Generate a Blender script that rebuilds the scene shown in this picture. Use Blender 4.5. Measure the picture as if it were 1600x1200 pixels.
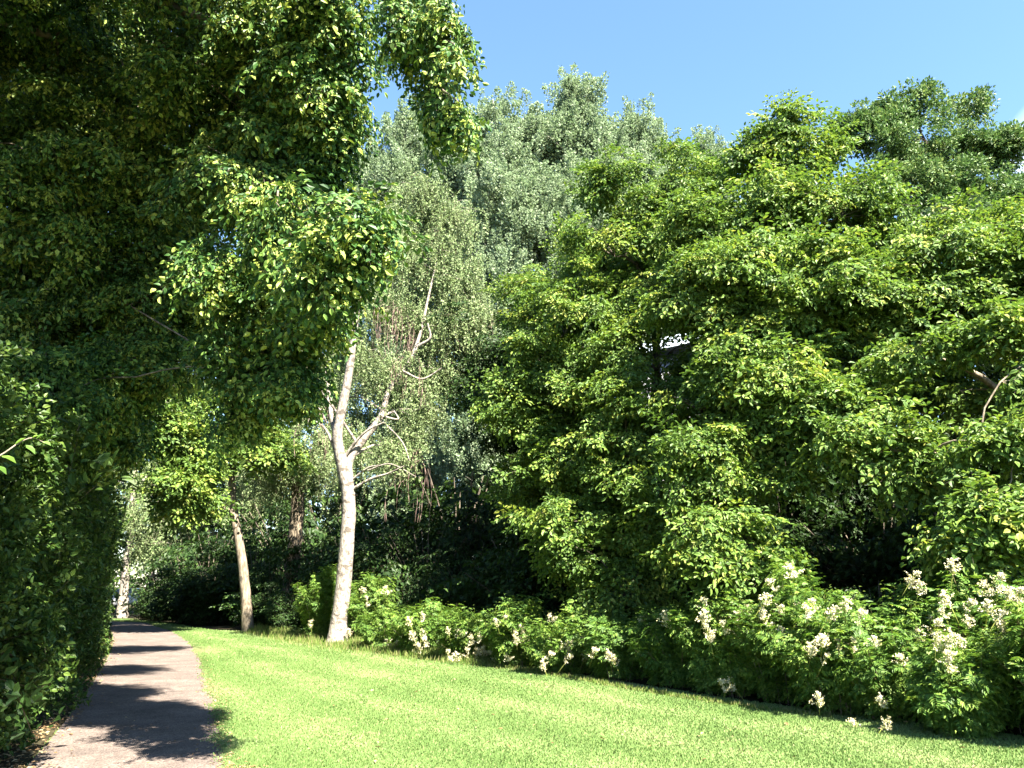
import bpy, math
import numpy as np
from mathutils import Vector

sc = bpy.context.scene
for o in list(bpy.data.objects):
    bpy.data.objects.remove(o)
COL = sc.collection
R = math.radians
rng = np.random.default_rng(11)

# ------------------------------------------------------------------ camera
PITCH, EYE, FPX = R(14.7), 1.62, 1200.0          # FPX: focal length in pixels of a 1600 wide frame
cam_d = bpy.data.cameras.new('camera')
cam_d.sensor_width = 36.0
cam_d.lens = 36.0 * FPX / 1600.0
cam_d.clip_start, cam_d.clip_end = 0.05, 3000
cam = bpy.data.objects.new('camera', cam_d)
COL.objects.link(cam)
cam.location = (0, 0, EYE)
cam.rotation_euler = (R(90) + PITCH, 0, 0)
sc.camera = cam

# ------------------------------------------------------------------ light
SUN_AZ_RIGHT, SUN_EL = 36.0, 53.0                # the sun stands behind the camera, to its right
sa, se = R(SUN_AZ_RIGHT), R(SUN_EL)
TO_SUN = Vector((math.sin(sa) * math.cos(se), -math.cos(sa) * math.cos(se), math.sin(se)))
sl = bpy.data.lights.new('sun', 'SUN')
sl.energy, sl.angle, sl.color = 5.0, R(0.53), (1.0, 0.93, 0.80)
so = bpy.data.objects.new('sun', sl)
COL.objects.link(so)
so.rotation_euler = TO_SUN.to_track_quat('Z', 'Y').to_euler()
so.location = (0, 0, 60)

world = bpy.data.worlds.new('World')
sc.world = world
world.use_nodes = True
nt = world.node_tree
nt.nodes.clear()
def N(tree, kind, **kw):
    n = tree.nodes.new(kind)
    for k, v in kw.items():
        setattr(n, k, v)
    return n
wo = N(nt, 'ShaderNodeOutputWorld')
bg = N(nt, 'ShaderNodeBackground')
sky = N(nt, 'ShaderNodeTexSky', sky_type='NISHITA', sun_disc=False)
sky.sun_elevation, sky.sun_rotation = se, R(180 - SUN_AZ_RIGHT)
sky.altitude, sky.air_density, sky.dust_density, sky.ozone_density = 0, 1.0, 0.2, 3.0
bg.inputs['Strength'].default_value = 0.052
# a few white fair-weather clouds low in the sky, beyond the oak and elsewhere round the horizon
tc = N(nt, 'ShaderNodeTexCoord')
mp = N(nt, 'ShaderNodeMapping')
mp.inputs['Scale'].default_value = (1.0, 1.0, 2.2)
noi = N(nt, 'ShaderNodeTexNoise')
noi.inputs['Scale'].default_value, noi.inputs['Detail'].default_value, noi.inputs['Roughness'].default_value = 3.2, 8, 0.55
dot = N(nt, 'ShaderNodeVectorMath', operation='DOT_PRODUCT')
dot.inputs[1].default_value = Vector((0.80, 0.887, 0.50)).normalized()
msk = N(nt, 'ShaderNodeMapRange')
msk.inputs['From Min'].default_value, msk.inputs['From Max'].default_value = 0.9915, 0.9992
mul = N(nt, 'ShaderNodeMath', operation='MULTIPLY')
rmp = N(nt, 'ShaderNodeMapRange')
rmp.inputs['From Min'].default_value, rmp.inputs['From Max'].default_value = 0.40, 0.56
mix = N(nt, 'ShaderNodeMix', data_type='RGBA')
mix.inputs[7].default_value = (7.5, 8.0, 8.6, 1)
gam = N(nt, 'ShaderNodeHueSaturation')
gam.inputs['Saturation'].default_value = 1.05
gam.inputs['Hue'].default_value = 0.496
L_ = nt.links.new
L_(tc.outputs['Generated'], mp.inputs['Vector']); L_(mp.outputs['Vector'], noi.inputs['Vector'])
L_(tc.outputs['Generated'], dot.inputs[0]); L_(dot.outputs['Value'], msk.inputs['Value'])
L_(noi.outputs['Fac'], rmp.inputs['Value'])
L_(msk.outputs['Result'], mul.inputs[0]); L_(rmp.outputs['Result'], mul.inputs[1])
L_(sky.outputs['Color'], gam.inputs['Color'])
L_(gam.outputs['Color'], mix.inputs[6]); L_(mul.outputs[0], mix.inputs[0])
L_(mix.outputs[2], bg.inputs['Color']); L_(bg.outputs[0], wo.inputs['Surface'])

sc.view_settings.view_transform = 'Standard'
sc.view_settings.look = 'None'
sc.view_settings.exposure = 3.08
sc.view_settings.gamma = 1.0
sc.render.engine = 'CYCLES'
cy = sc.cycles
cy.max_bounces, cy.diffuse_bounces, cy.glossy_bounces, cy.transmission_bounces = 3, 1, 1, 2
cy.caustics_reflective = cy.caustics_refractive = False
cy.use_denoising = True

# ------------------------------------------------------------------ geometry helpers
def at(px, py, Y):
    """world point on the sight line through pixel (px, py) of the 1600 x 1200 photograph at ground distance Y"""
    a, b = (px - 800) / FPX, (600 - py) / FPX
    dy = math.cos(PITCH) - b * math.sin(PITCH)
    dz = math.sin(PITCH) + b * math.cos(PITCH)
    return np.array([a / dy * Y, Y, EYE + dz / dy * Y])
def ground(px, py, z=0.0):
    a, b = (px - 800) / FPX, (600 - py) / FPX
    dy = math.cos(PITCH) - b * math.sin(PITCH)
    dz = math.sin(PITCH) + b * math.cos(PITCH)
    t = (z - EYE) / dz
    return np.array([a * t, dy * t, z])
def pxm(Y):
    return Y * 1.03 / FPX                       # metres per photo pixel at ground distance Y, near the frame's middle

def mesh(name, V, Q, tint=None, mats=(), smooth=False, fmat=None):
    V = np.ascontiguousarray(V, dtype=np.float32); Q = np.ascontiguousarray(Q, dtype=np.int32)
    me = bpy.data.meshes.new(name)
    me.vertices.add(len(V)); me.vertices.foreach_set('co', V.ravel())
    k = Q.shape[1]
    me.loops.add(Q.size); me.polygons.add(len(Q))
    me.loops.foreach_set('vertex_index', Q.ravel())
    me.polygons.foreach_set('loop_start', np.arange(0, Q.size, k, dtype=np.int32))
    if fmat is not None:
        me.polygons.foreach_set('material_index', np.asarray(fmat, dtype=np.int32))
    me.polygons.foreach_set('use_smooth', np.full(len(Q), smooth))
    me.update(calc_edges=True)
    if tint is not None:
        at_ = me.attributes.new('tint', 'FLOAT', 'POINT')
        at_.data.foreach_set('value', np.ascontiguousarray(tint, dtype=np.float32))
    for m in mats:
        me.materials.append(m)
    return me

def obj(name, me, parent=None, loc=None):
    o = bpy.data.objects.new(name, me)
    COL.objects.link(o)
    if parent is not None:
        o.parent = parent
    if loc is not None:
        o.location = loc
    return o
def tag(o, label=None, cat=None, group=None, kind=None):
    if label: o['label'] = label
    if cat: o['category'] = cat
    if group: o['group'] = group
    if kind: o['kind'] = kind
    return o
def thing(name, loc, label, cat, group=None):
    return tag(obj(name, None, None, tuple(float(c) for c in loc)), label, cat, group)
def part(name, V, Q, root, mat, tint=None, smooth=False):
    V = np.asarray(V, dtype=np.float64) - np.array(root.location)
    return obj(name, mesh(name, V, Q, tint, (mat,), smooth), root)
def copy_tree(src, name_group=None):
    c = src.copy(); COL.objects.link(c)
    for ch in src.children:
        d = ch.copy(); COL.objects.link(d); d.parent = c
        for g in ch.children:
            e = g.copy(); COL.objects.link(e); e.parent = d
    return c

def nrm(v):
    v = np.asarray(v, dtype=np.float64)
    return v / (np.linalg.norm(v, axis=-1, keepdims=True) + 1e-9)

class Geo:
    """collects quads"""
    def __init__(s): s.v, s.q, s.n = [], [], 0
    def add(s, V, Q):
        s.v.append(np.asarray(V, dtype=np.float64)); s.q.append(np.asarray(Q) + s.n); s.n += len(V)
    def get(s): return np.concatenate(s.v), np.concatenate(s.q)
    def tube(s, pts, rad, sides=7, wob=0.0):
        pts = np.asarray(pts, dtype=np.float64); n = len(pts)
        rad = np.asarray(rad, dtype=np.float64)
        tan = nrm(np.gradient(pts, axis=0))
        ref = np.array([1.0, 0.13, 0.0]) if abs(tan[0][0]) < 0.8 else np.array([0.0, 1.0, 0.2])
        u = nrm(ref - tan * (tan @ ref)[:, None]); w = np.cross(tan, u)
        an = np.linspace(0, 2 * math.pi, sides, endpoint=False)
        rr = rad[:, None] * (1 + wob * rng.normal(size=(n, sides)))
        V = pts[:, None, :] + rr[..., None] * (np.cos(an)[None, :, None] * u[:, None, :] + np.sin(an)[None, :, None] * w[:, None, :])
        i = np.arange(n - 1)[:, None] * sides; j = np.arange(sides)[None, :]; j2 = (j + 1) % sides
        Q = np.stack([i + j, i + j2, i + sides + j2, i + sides + j], -1).reshape(-1, 4)
        s.add(V.reshape(-1, 3), Q)
    def box(s, c, h, rz=0.0):
        c = np.asarray(c, float); h = np.asarray(h, float)
        V = np.array([[x, y, z] for z in (-1, 1) for y in (-1, 1) for x in (-1, 1)], float) * h
        ca, sa_ = math.cos(rz), math.sin(rz)
        V = np.stack([V[:, 0] * ca - V[:, 1] * sa_, V[:, 0] * sa_ + V[:, 1] * ca, V[:, 2]], -1) + c
        s.add(V, [[0, 2, 3, 1], [4, 5, 7, 6], [0, 1, 5, 4], [2, 6, 7, 3], [0, 4, 6, 2], [1, 3, 7, 5]])

def spline(pts, n):
    """Catmull-Rom through pts, n samples"""
    P = np.asarray(pts, float); k = len(P)
    E = np.vstack([2 * P[0] - P[1], P, 2 * P[-1] - P[-2]])
    t = np.linspace(0, k - 1 - 1e-6, n); i = t.astype(int); f = (t - i)[:, None]
    a, b, c, d = E[i], E[i + 1], E[i + 2], E[i + 3]
    return 0.5 * ((2 * b) + (-a + c) * f + (2 * a - 5 * b + 4 * c - d) * f ** 2 + (-a + 3 * b - 3 * c + d) * f ** 3)

# ------------------------------------------------------------------ materials
ALBEDO = 0.68                                   # the listed colours are scaled to real-world reflectance
def ramp(nodes, stops):
    r = nodes.new('ShaderNodeValToRGB'); stops = [(p, tuple(c * ALBEDO for c in col)) for p, col in stops]
    e = r.color_ramp.elements
    while len(e) < len(stops): e.new(0.5)
    for i, (p, c) in enumerate(stops):
        e[i].position = p; e[i].color = (*c, 1)
    return r
TWIG = (0.11, 0.085, 0.06)
def leaf_mat(name, stops, back=None, transl=0.30, rough=0.5, spec=0.2, twig=TWIG):
    """stops: leaf colours over the per-leaf random tint 0..0.9; tint 1 is twig"""
    m = bpy.data.materials.new(name); m.use_nodes = True
    t = m.node_tree; t.nodes.clear(); L = t.links.new
    out = N(t, 'ShaderNodeOutputMaterial')
    a = N(t, 'ShaderNodeAttribute', attribute_name='tint')
    st = list(stops) + [(0.93, stops[-1][1]), (0.97, twig)]
    r = ramp(t.nodes, st)
    L(a.outputs['Fac'], r.inputs[0])
    col = r.outputs[0]
    p = N(t, 'ShaderNodeBsdfPrincipled')
    p.inputs['Roughness'].default_value = rough
    p.inputs['Specular IOR Level'].default_value = spec
    if back is not None:                        # the felted pale underside of the leaf
        g = N(t, 'ShaderNodeNewGeometry')
        mx = N(t, 'ShaderNodeMix', data_type='RGBA')
        mx.inputs[7].default_value = (*back, 1)
        L(g.outputs['Backfacing'], mx.inputs[0]); L(col, mx.inputs[6])
        L(mx.outputs[2], p.inputs['Base Color'])
    else:
        L(col, p.inputs['Base Color'])
    tr = N(t, 'ShaderNodeBsdfTranslucent')
    hs = N(t, 'ShaderNodeHueSaturation')
    hs.inputs['Hue'].default_value, hs.inputs['Saturation'].default_value, hs.inputs['Value'].default_value = 0.495, 1.1, 1.35
    L(col, hs.inputs['Color']); L(hs.outputs[0], tr.inputs['Color'])
    ms = N(t, 'ShaderNodeMixShader'); ms.inputs[0].default_value = transl
    L(p.outputs[0], ms.inputs[1]); L(tr.outputs[0], ms.inputs[2]); L(ms.outputs[0], out.inputs['Surface'])
    return m

def bark_mat(name, c1, c2, scale=(9, 9, 2.2), marks=None, bump=0.6, lo=0.38, hi=0.62):
    m = bpy.data.materials.new(name); m.use_nodes = True
    t = m.node_tree; L = t.links.new
    p = t.nodes['Principled BSDF']; p.inputs['Roughness'].default_value = 0.85
    p.inputs['Specular IOR Level'].default_value = 0.15
    tc_ = N(t, 'ShaderNodeTexCoord'); mp_ = N(t, 'ShaderNodeMapping')
    mp_.inputs['Scale'].default_value = scale
    n1 = N(t, 'ShaderNodeTexNoise'); n1.inputs['Scale'].default_value = 2.0; n1.inputs['Detail'].default_value = 8; n1.inputs['Roughness'].default_value = 0.65
    L(tc_.outputs['Object'], mp_.inputs['Vector']); L(mp_.outputs['Vector'], n1.inputs['Vector'])
    r = ramp(t.nodes, [(lo, c1), (hi, c2)])
    L(n1.outputs['Fac'], r.inputs[0])
    col = r.outputs[0]
    if marks is not None:
        mp2 = N(t, 'ShaderNodeMapping'); mp2.inputs['Scale'].default_value = marks[1]
        n2 = N(t, 'ShaderNodeTexNoise'); n2.inputs['Scale'].default_value = 1.0; n2.inputs['Detail'].default_value = 5
        L(tc_.outputs['Object'], mp2.inputs['Vector']); L(mp2.outputs['Vector'], n2.inputs['Vector'])
        mr = N(t, 'ShaderNodeMapRange'); mr.inputs['From Min'].default_value, mr.inputs['From Max'].default_value = marks[2], marks[2] + 0.05
        L(n2.outputs['Fac'], mr.inputs['Value'])
        mx = N(t, 'ShaderNodeMix', data_type='RGBA'); mx.inputs[7].default_value = (*marks[0], 1)
        L(mr.outputs[0], mx.inputs[0]); L(col, mx.inputs[6]); col = mx.outputs[2]
    L(col, p.inputs['Base Color'])
    b = N(t, 'ShaderNodeBump'); b.inputs['Strength'].default_value = bump; b.inputs['Distance'].default_value = 0.03
    L(n1.outputs['Fac'], b.inputs['Height']); L(b.outputs[0], p.inputs['Normal'])
    return m

def plain(name, col, rough=0.6, metal=0.0):
    m = bpy.data.materials.new(name); m.use_nodes = True
    t = m.node_tree; p = t.nodes['Principled BSDF']
    n1 = N(t, 'ShaderNodeTexNoise'); n1.inputs['Scale'].default_value = 6; n1.inputs['Detail'].default_value = 6
    r = ramp(t.nodes, [(0.3, tuple(c * 0.88 for c in col)), (0.7, tuple(min(1, c * 1.08) for c in col))])
    t.links.new(n1.outputs['Fac'], r.inputs[0]); t.links.new(r.outputs[0], p.inputs['Base Color'])
    p.inputs['Roughness'].default_value = rough; p.inputs['Metallic'].default_value = metal
    return m

G = {}
G['hornbeam'] = leaf_mat('hornbeam_leaf', [(0.0, (0.072, 0.138, 0.032)), (0.45, (0.142, 0.245, 0.046)), (0.72, (0.255, 0.355, 0.062)), (0.86, (0.38, 0.42, 0.090))])
G['hornbeam_near'] = leaf_mat('hornbeam_near_leaf', [(0.0, (0.024, 0.070, 0.018)), (0.42, (0.062, 0.145, 0.030)), (0.64, (0.180, 0.300, 0.055)), (0.80, (0.46, 0.54, 0.115))], transl=0.12)  # low stops darkened to stand in for the crown's deep shade
G['birch'] = leaf_mat('birch_leaf', [(0.0, (0.150, 0.220, 0.085)), (0.5, (0.235, 0.320, 0.130)), (0.85, (0.34, 0.41, 0.20))], transl=0.25, rough=0.5, twig=(0.22, 0.15, 0.12))
G['poplar'] = leaf_mat('poplar_leaf', [(0.0, (0.175, 0.255, 0.130)), (0.5, (0.245, 0.340, 0.180)), (0.85, (0.33, 0.42, 0.25))], back=(0.24, 0.30, 0.19), transl=0.3, rough=0.7, spec=0.12)
G['oak'] = leaf_mat('oak_leaf', [(0.0, (0.080, 0.155, 0.048)), (0.5, (0.130, 0.230, 0.068)), (0.85, (0.25, 0.33, 0.11))], transl=0.2)
G['dark'] = leaf_mat('understory_leaf', [(0.0, (0.016, 0.040, 0.010)), (0.5, (0.030, 0.066, 0.014)), (0.85, (0.060, 0.110, 0.022))], transl=0.2, spec=0.15)  # dark species tone, darkened further to stand in for shade under the trees
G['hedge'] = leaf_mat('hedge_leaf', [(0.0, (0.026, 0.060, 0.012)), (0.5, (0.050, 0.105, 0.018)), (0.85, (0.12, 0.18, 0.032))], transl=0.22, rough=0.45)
G['spirea'] = leaf_mat('flowering_shrub_leaf', [(0.0, (0.080, 0.165, 0.034)), (0.5, (0.140, 0.260, 0.046)), (0.85, (0.27, 0.38, 0.070))], transl=0.35, twig=(0.16, 0.14, 0.06))
G['grass'] = leaf_mat('grass_blade', [(0.0, (0.128, 0.215, 0.060)), (0.5, (0.188, 0.285, 0.090)), (0.80, (0.258, 0.345, 0.130)), (0.90, (0.36, 0.34, 0.18))], transl=0.25, rough=0.5, twig=(0.4, 0.34, 0.18))
G['tall_grass'] = leaf_mat('tall_grass_blade', [(0.0, (0.09, 0.17, 0.03)), (0.5, (0.15, 0.23, 0.045)), (0.85, (0.32, 0.30, 0.13))], transl=0.3)
G['plume'] = leaf_mat('cream_blossom', [(0.0, (0.55, 0.50, 0.20)), (0.5, (0.92, 0.86, 0.60)), (0.85, (1.08, 1.04, 0.84))], transl=0.3, rough=0.8, spec=0.1, twig=(0.30, 0.34, 0.08))
G['litter'] = leaf_mat('dry_leaf', [(0.0, (0.16, 0.09, 0.04)), (0.5, (0.30, 0.20, 0.10)), (0.85, (0.46, 0.36, 0.20))], transl=0.1, rough=0.8)
B_ = {}
B_['pale'] = bark_mat('pale_bark', (0.16, 0.13, 0.105), (0.43, 0.385, 0.33), (10, 10, 5), ((0.10, 0.085, 0.07), (3.5, 3.5, 8), 0.56), lo=0.34, hi=0.58, bump=1.0)
B_['grey'] = bark_mat('grey_bark', (0.13, 0.105, 0.075), (0.36, 0.30, 0.22), (7, 7, 2.0), ((0.08, 0.07, 0.055), (5, 5, 3), 0.60))
B_['dark'] = bark_mat('dark_bark', (0.05, 0.042, 0.033), (0.20, 0.165, 0.125), (9, 9, 2.0))
B_['poplar'] = bark_mat('poplar_bark', (0.30, 0.29, 0.24), (0.52, 0.50, 0.43), (4, 4, 2))
B_['furrow'] = bark_mat('furrowed_bark', (0.045, 0.035, 0.025), (0.34, 0.28, 0.20), (10, 10, 2.6), bump=1.0, lo=0.42, hi=0.6)

# ------------------------------------------------------------------ leaves and sprays
def leaves(base, d, n, length, width, hi=True, fold=0.13, curl=0.14):
    """one folded blade per row: base point, axis, normal. hi: 6 vertices, 2 quads; else 4 vertices, 1 quad"""
    base = np.asarray(base, float); d = nrm(d); n = np.asarray(n, float)
    n = nrm(n - d * np.sum(n * d, -1, keepdims=True)); s = np.cross(d, n)
    l = np.broadcast_to(np.asarray(length, float), (len(base),))[:, None]; w = np.broadcast_to(np.asarray(width, float), (len(base),))[:, None]
    if hi:
        tab = [(0, 0, 0), (0.30, 0.5, 1), (0.68, 0.40, 1), (1, 0, -1), (0.68, -0.40, 1), (0.30, -0.5, 1)]
    else:
        tab = [(0, 0, 0), (0.42, 0.5, 1), (1, 0, -1), (0.42, -0.5, 1)]
    cols = []
    for u, v, k in tab:
        z = fold * w * abs(v) * 2 if k > 0 else (-curl * l if k < 0 else 0 * l)
        cols.append(base + d * (u * l) + s * (v * w) + n * z)
    V = np.stack(cols, 1); m = len(base)
    K = len(tab)
    i = (np.arange(m) * K)[:, None]
    if hi:
        Q = np.concatenate([i + np.array([0, 1, 2, 3]), i + np.array([0, 3, 4, 5])], 0)
    else:
        Q = i + np.array([0, 1, 2, 3])
    return V.reshape(-1, 3), Q, K

class Tmpl:
    def __init__(s, rows, hi=True):
        # rows: list of (base, dir, normal, length, width, tint)
        b = np.array([r[0] for r in rows]); d = np.array([r[1] for r in rows]); n = np.array([r[2] for r in rows])
        ln = np.array([r[3] for r in rows]); w = np.array([r[4] for r in rows]); t = np.array([r[5] for r in rows])
        s.V, s.Q, K = leaves(b, d, n, ln, w, hi, curl=np.where(t > 0.95, 0.0, 0.14)[:, None])
        s.t = np.repeat(t, K)

def rv(s=1.0): return rng.normal(size=3) * s
def twig_row(a, b, w): return (a, np.asarray(b) - np.asarray(a), (0.1, 0.3, 1), float(np.linalg.norm(np.asarray(b) - np.asarray(a))), w, 1.0)

def t_hornbeam(L=0.8, leaf=0.10, hi=True, fruit=0, droop=0.35, dens=1.0, tl=(0.05, 0.70), hang=0.45):
    rows = []
    def sag(p): p = np.array(p, float); p[2] -= droop * (p[0] ** 2 + 0.6 * p[1] ** 2) / L; return p
    rows.append(twig_row(sag((0, 0, 0)), sag((L * 0.55, 0, 0)), 0.005)); rows.append(twig_row(sag((L * 0.5, 0, 0)), sag((L, 0, 0)), 0.004))
    k = max(3, int(6 * dens))
    for i in range(k):
        x0 = L * (0.08 + 0.84 * i / k); sd = 1 if i % 2 else -1
        ln = (L - x0) * 0.55 + 0.12
        an = R(rng.uniform(38, 62)) * sd
        e = (x0 + ln * math.cos(an), ln * math.sin(an), rng.normal() * 0.05)
        rows.append(twig_row(sag((x0, 0, 0)), sag(e), 0.003))
        m = max(3, int(ln / (leaf * 0.52)))
        for j in range(m):
            f = (j + 0.6) / m; p = np.array([x0 + ln * f * math.cos(an), ln * f * math.sin(an), e[2] * f])
            a2 = an + (1 if j % 2 else -1) * R(rng.uniform(30, 60))
            d = np.array([math.cos(a2), math.sin(a2), -hang + rng.normal() * 0.35])
            nn = np.array([0.25, 0, 0.9]) + rv(0.55)
            sz = leaf * rng.uniform(0.7, 1.15)
            rows.append((sag(p) + rv(0.012), d, nn, sz, sz * 0.56, rng.uniform(*tl)))
    m = int(L / (leaf * 0.5))
    for j in range(m):
        f = (j + 0.5) / m
        a2 = (1 if j % 2 else -1) * R(rng.uniform(25, 60))
        d = np.array([math.cos(a2), math.sin(a2), -hang + rng.normal() * 0.3])
        sz = leaf * rng.uniform(0.7, 1.1)
        rows.append((sag((L * f, 0, 0)), d, np.array([0.1, 0, 1]) + rv(0.35), sz, sz * 0.56, rng.uniform(*tl)))
    for _ in range(fruit):                      # hanging bunches of winged fruit
        x, y = rng.uniform(0.15, 0.95) * L, rng.normal() * 0.16
        p = sag((x, y, 0))
        for q in range(9):
            b = p + np.array([rng.normal() * 0.014, rng.normal() * 0.014, -0.012 * q - 0.01])
            a2 = rng.uniform(0, 6.28)
            rows.append((b, (math.cos(a2) * 0.8, math.sin(a2) * 0.8, -0.75), (math.cos(a2) * 0.5, math.sin(a2) * 0.5, 0.8), 0.048, 0.020, rng.uniform(0.72, 0.86)))
    return Tmpl(rows, hi)

def t_weep(L=1.0, leaf=0.055, hi=False, bare=False):
    rows = []
    pts = [np.array([0.0, 0, 0])]
    d = np.array([0.75, 0.0, 0.15])
    for i in range(10):
        d = nrm(d + np.array([-0.10, rng.normal() * 0.06, -0.34])); pts.append(pts[-1] + d * L / 10)
    for a, b in zip(pts[:-1:2], pts[2::2]):
        rows.append(twig_row(a, b, 0.007 if not bare else 0.010))
    if not bare:
        for i, (a, b) in enumerate(zip(pts[:-1], pts[1:])):
            for j in range(4):
                p = a + (b - a) * rng.random()
                dd = np.array([rng.normal() * 0.6, rng.normal() * 0.6, -0.7])
                sz = leaf * rng.uniform(0.7, 1.2)
                rows.append((p + rv(0.03), dd, nrm(rv(1.0) + np.array([0, -0.3, 0.6])), sz, sz * 0.62, rng.uniform(0, 0.85)))
    return Tmpl(rows, hi)

def t_tuft(L=0.5, n=45, leaf=0.09, spread=0.24, up=0.3, hi=False, w=0.7, tl=(0, 0.85), nr=1.0):
    """a loose shoot with leaves on all sides"""
    rows = [twig_row((0, 0, 0), (L, 0, 0), 0.004)]
    for i in range(n):
        f = rng.beta(1.6, 1.0); a = rng.uniform(0, 6.28)
        r = spread * (1.05 - 0.7 * f) * rng.uniform(0.2, 1)
        p = np.array([L * f, r * math.cos(a), r * math.sin(a)])
        d = nrm(np.array([0.6, math.cos(a), math.sin(a) + up * 0.2]) + rv(0.4))
        nn = np.array([0.1, 0, 0.9]) + rv(nr * 0.6)
        sz = leaf * rng.uniform(0.65, 1.2)
        rows.append((p, d, nn, sz, sz * w, rng.uniform(*tl)))
    return Tmpl(rows, hi)

def t_pinnate(hi=False, n=7, L=0.34):
    """an upright shoot of feathered leaves"""
    rows = [twig_row((0, 0, 0), (L, 0, 0), 0.012)]
    for i in range(n):
        f = 0.15 + 0.8 * i / n; a = i * 2.4 + rng.normal() * 0.3
        o = np.array([L * f, 0, 0])
        out = np.array([0.45, math.cos(a), math.sin(a)]); out = nrm(out)
        ll = 0.25 * rng.uniform(0.8, 1.15)
        side = nrm(np.cross(out, np.array([1.0, 0, 0]))); upn = np.cross(side, out)
        for k in range(7):
            g = 0.2 + 0.8 * k / 7
            p = o + out * ll * g - np.array([1.0, 0, 0]) * 0.10 * g * g
            for s_ in (-1, 1):
                sz = 0.105 * (1.1 - 0.5 * g) * rng.uniform(0.85, 1.15)
                rows.append((p, out * 0.55 + side * s_ - np.array([0.25, 0, 0]) + rv(0.12), upn + np.array([0.6, 0, 0]) + rv(0.25), sz, sz * 0.36, rng.uniform(0.0, 0.8)))
        rows.append((o + out * ll, out - np.array([0.4, 0, 0]), upn, 0.06, 0.02, rng.uniform(0.3, 0.85)))
    return Tmpl(rows, hi)

def place(tmpls, pos, dirs, ups, scale, tint_shift=None):
    """copies of random templates: local x -> dirs, local z -> ups"""
    pos = np.asarray(pos); x = nrm(dirs); z = np.asarray(ups, float)
    z = nrm(z - x * np.sum(z * x, -1, keepdims=True)); y = np.cross(z, x)
    Rm = np.stack([x, y, z], -1) * np.asarray(scale)[:, None, None]
    which = rng.integers(0, len(tmpls), len(pos))
    if tint_shift is None: tint_shift = rng.normal(size=len(pos)) * 0.10
    Vs, Qs, Ts, off = [], [], [], 0
    for k, t in enumerate(tmpls):
        sel = np.nonzero(which == k)[0]
        if not len(sel): continue
        V = np.einsum('nij,mj->nmi', Rm[sel], t.V) + pos[sel][:, None, :]
        nv = len(t.V)
        Q = t.Q[None] + (np.arange(len(sel)) * nv)[:, None, None] + off
        T = np.where(t.t[None] > 0.95, 1.0, np.clip(t.t[None] + tint_shift[sel][:, None], 0, 0.9))
        Vs.append(V.reshape(-1, 3)); Qs.append(Q.reshape(-1, 4)); Ts.append(T.ravel()); off += nv * len(sel)
    return np.concatenate(Vs), np.concatenate(Qs), np.concatenate(Ts)

def lobe(px, py, Y, rx, rz, ry=None):
    c = at(px, py, Y); m = pxm(Y)
    return (c, np.array([rx * m, (ry if ry else 0.5 * (rx + rz) * m), rz * m]))

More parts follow.
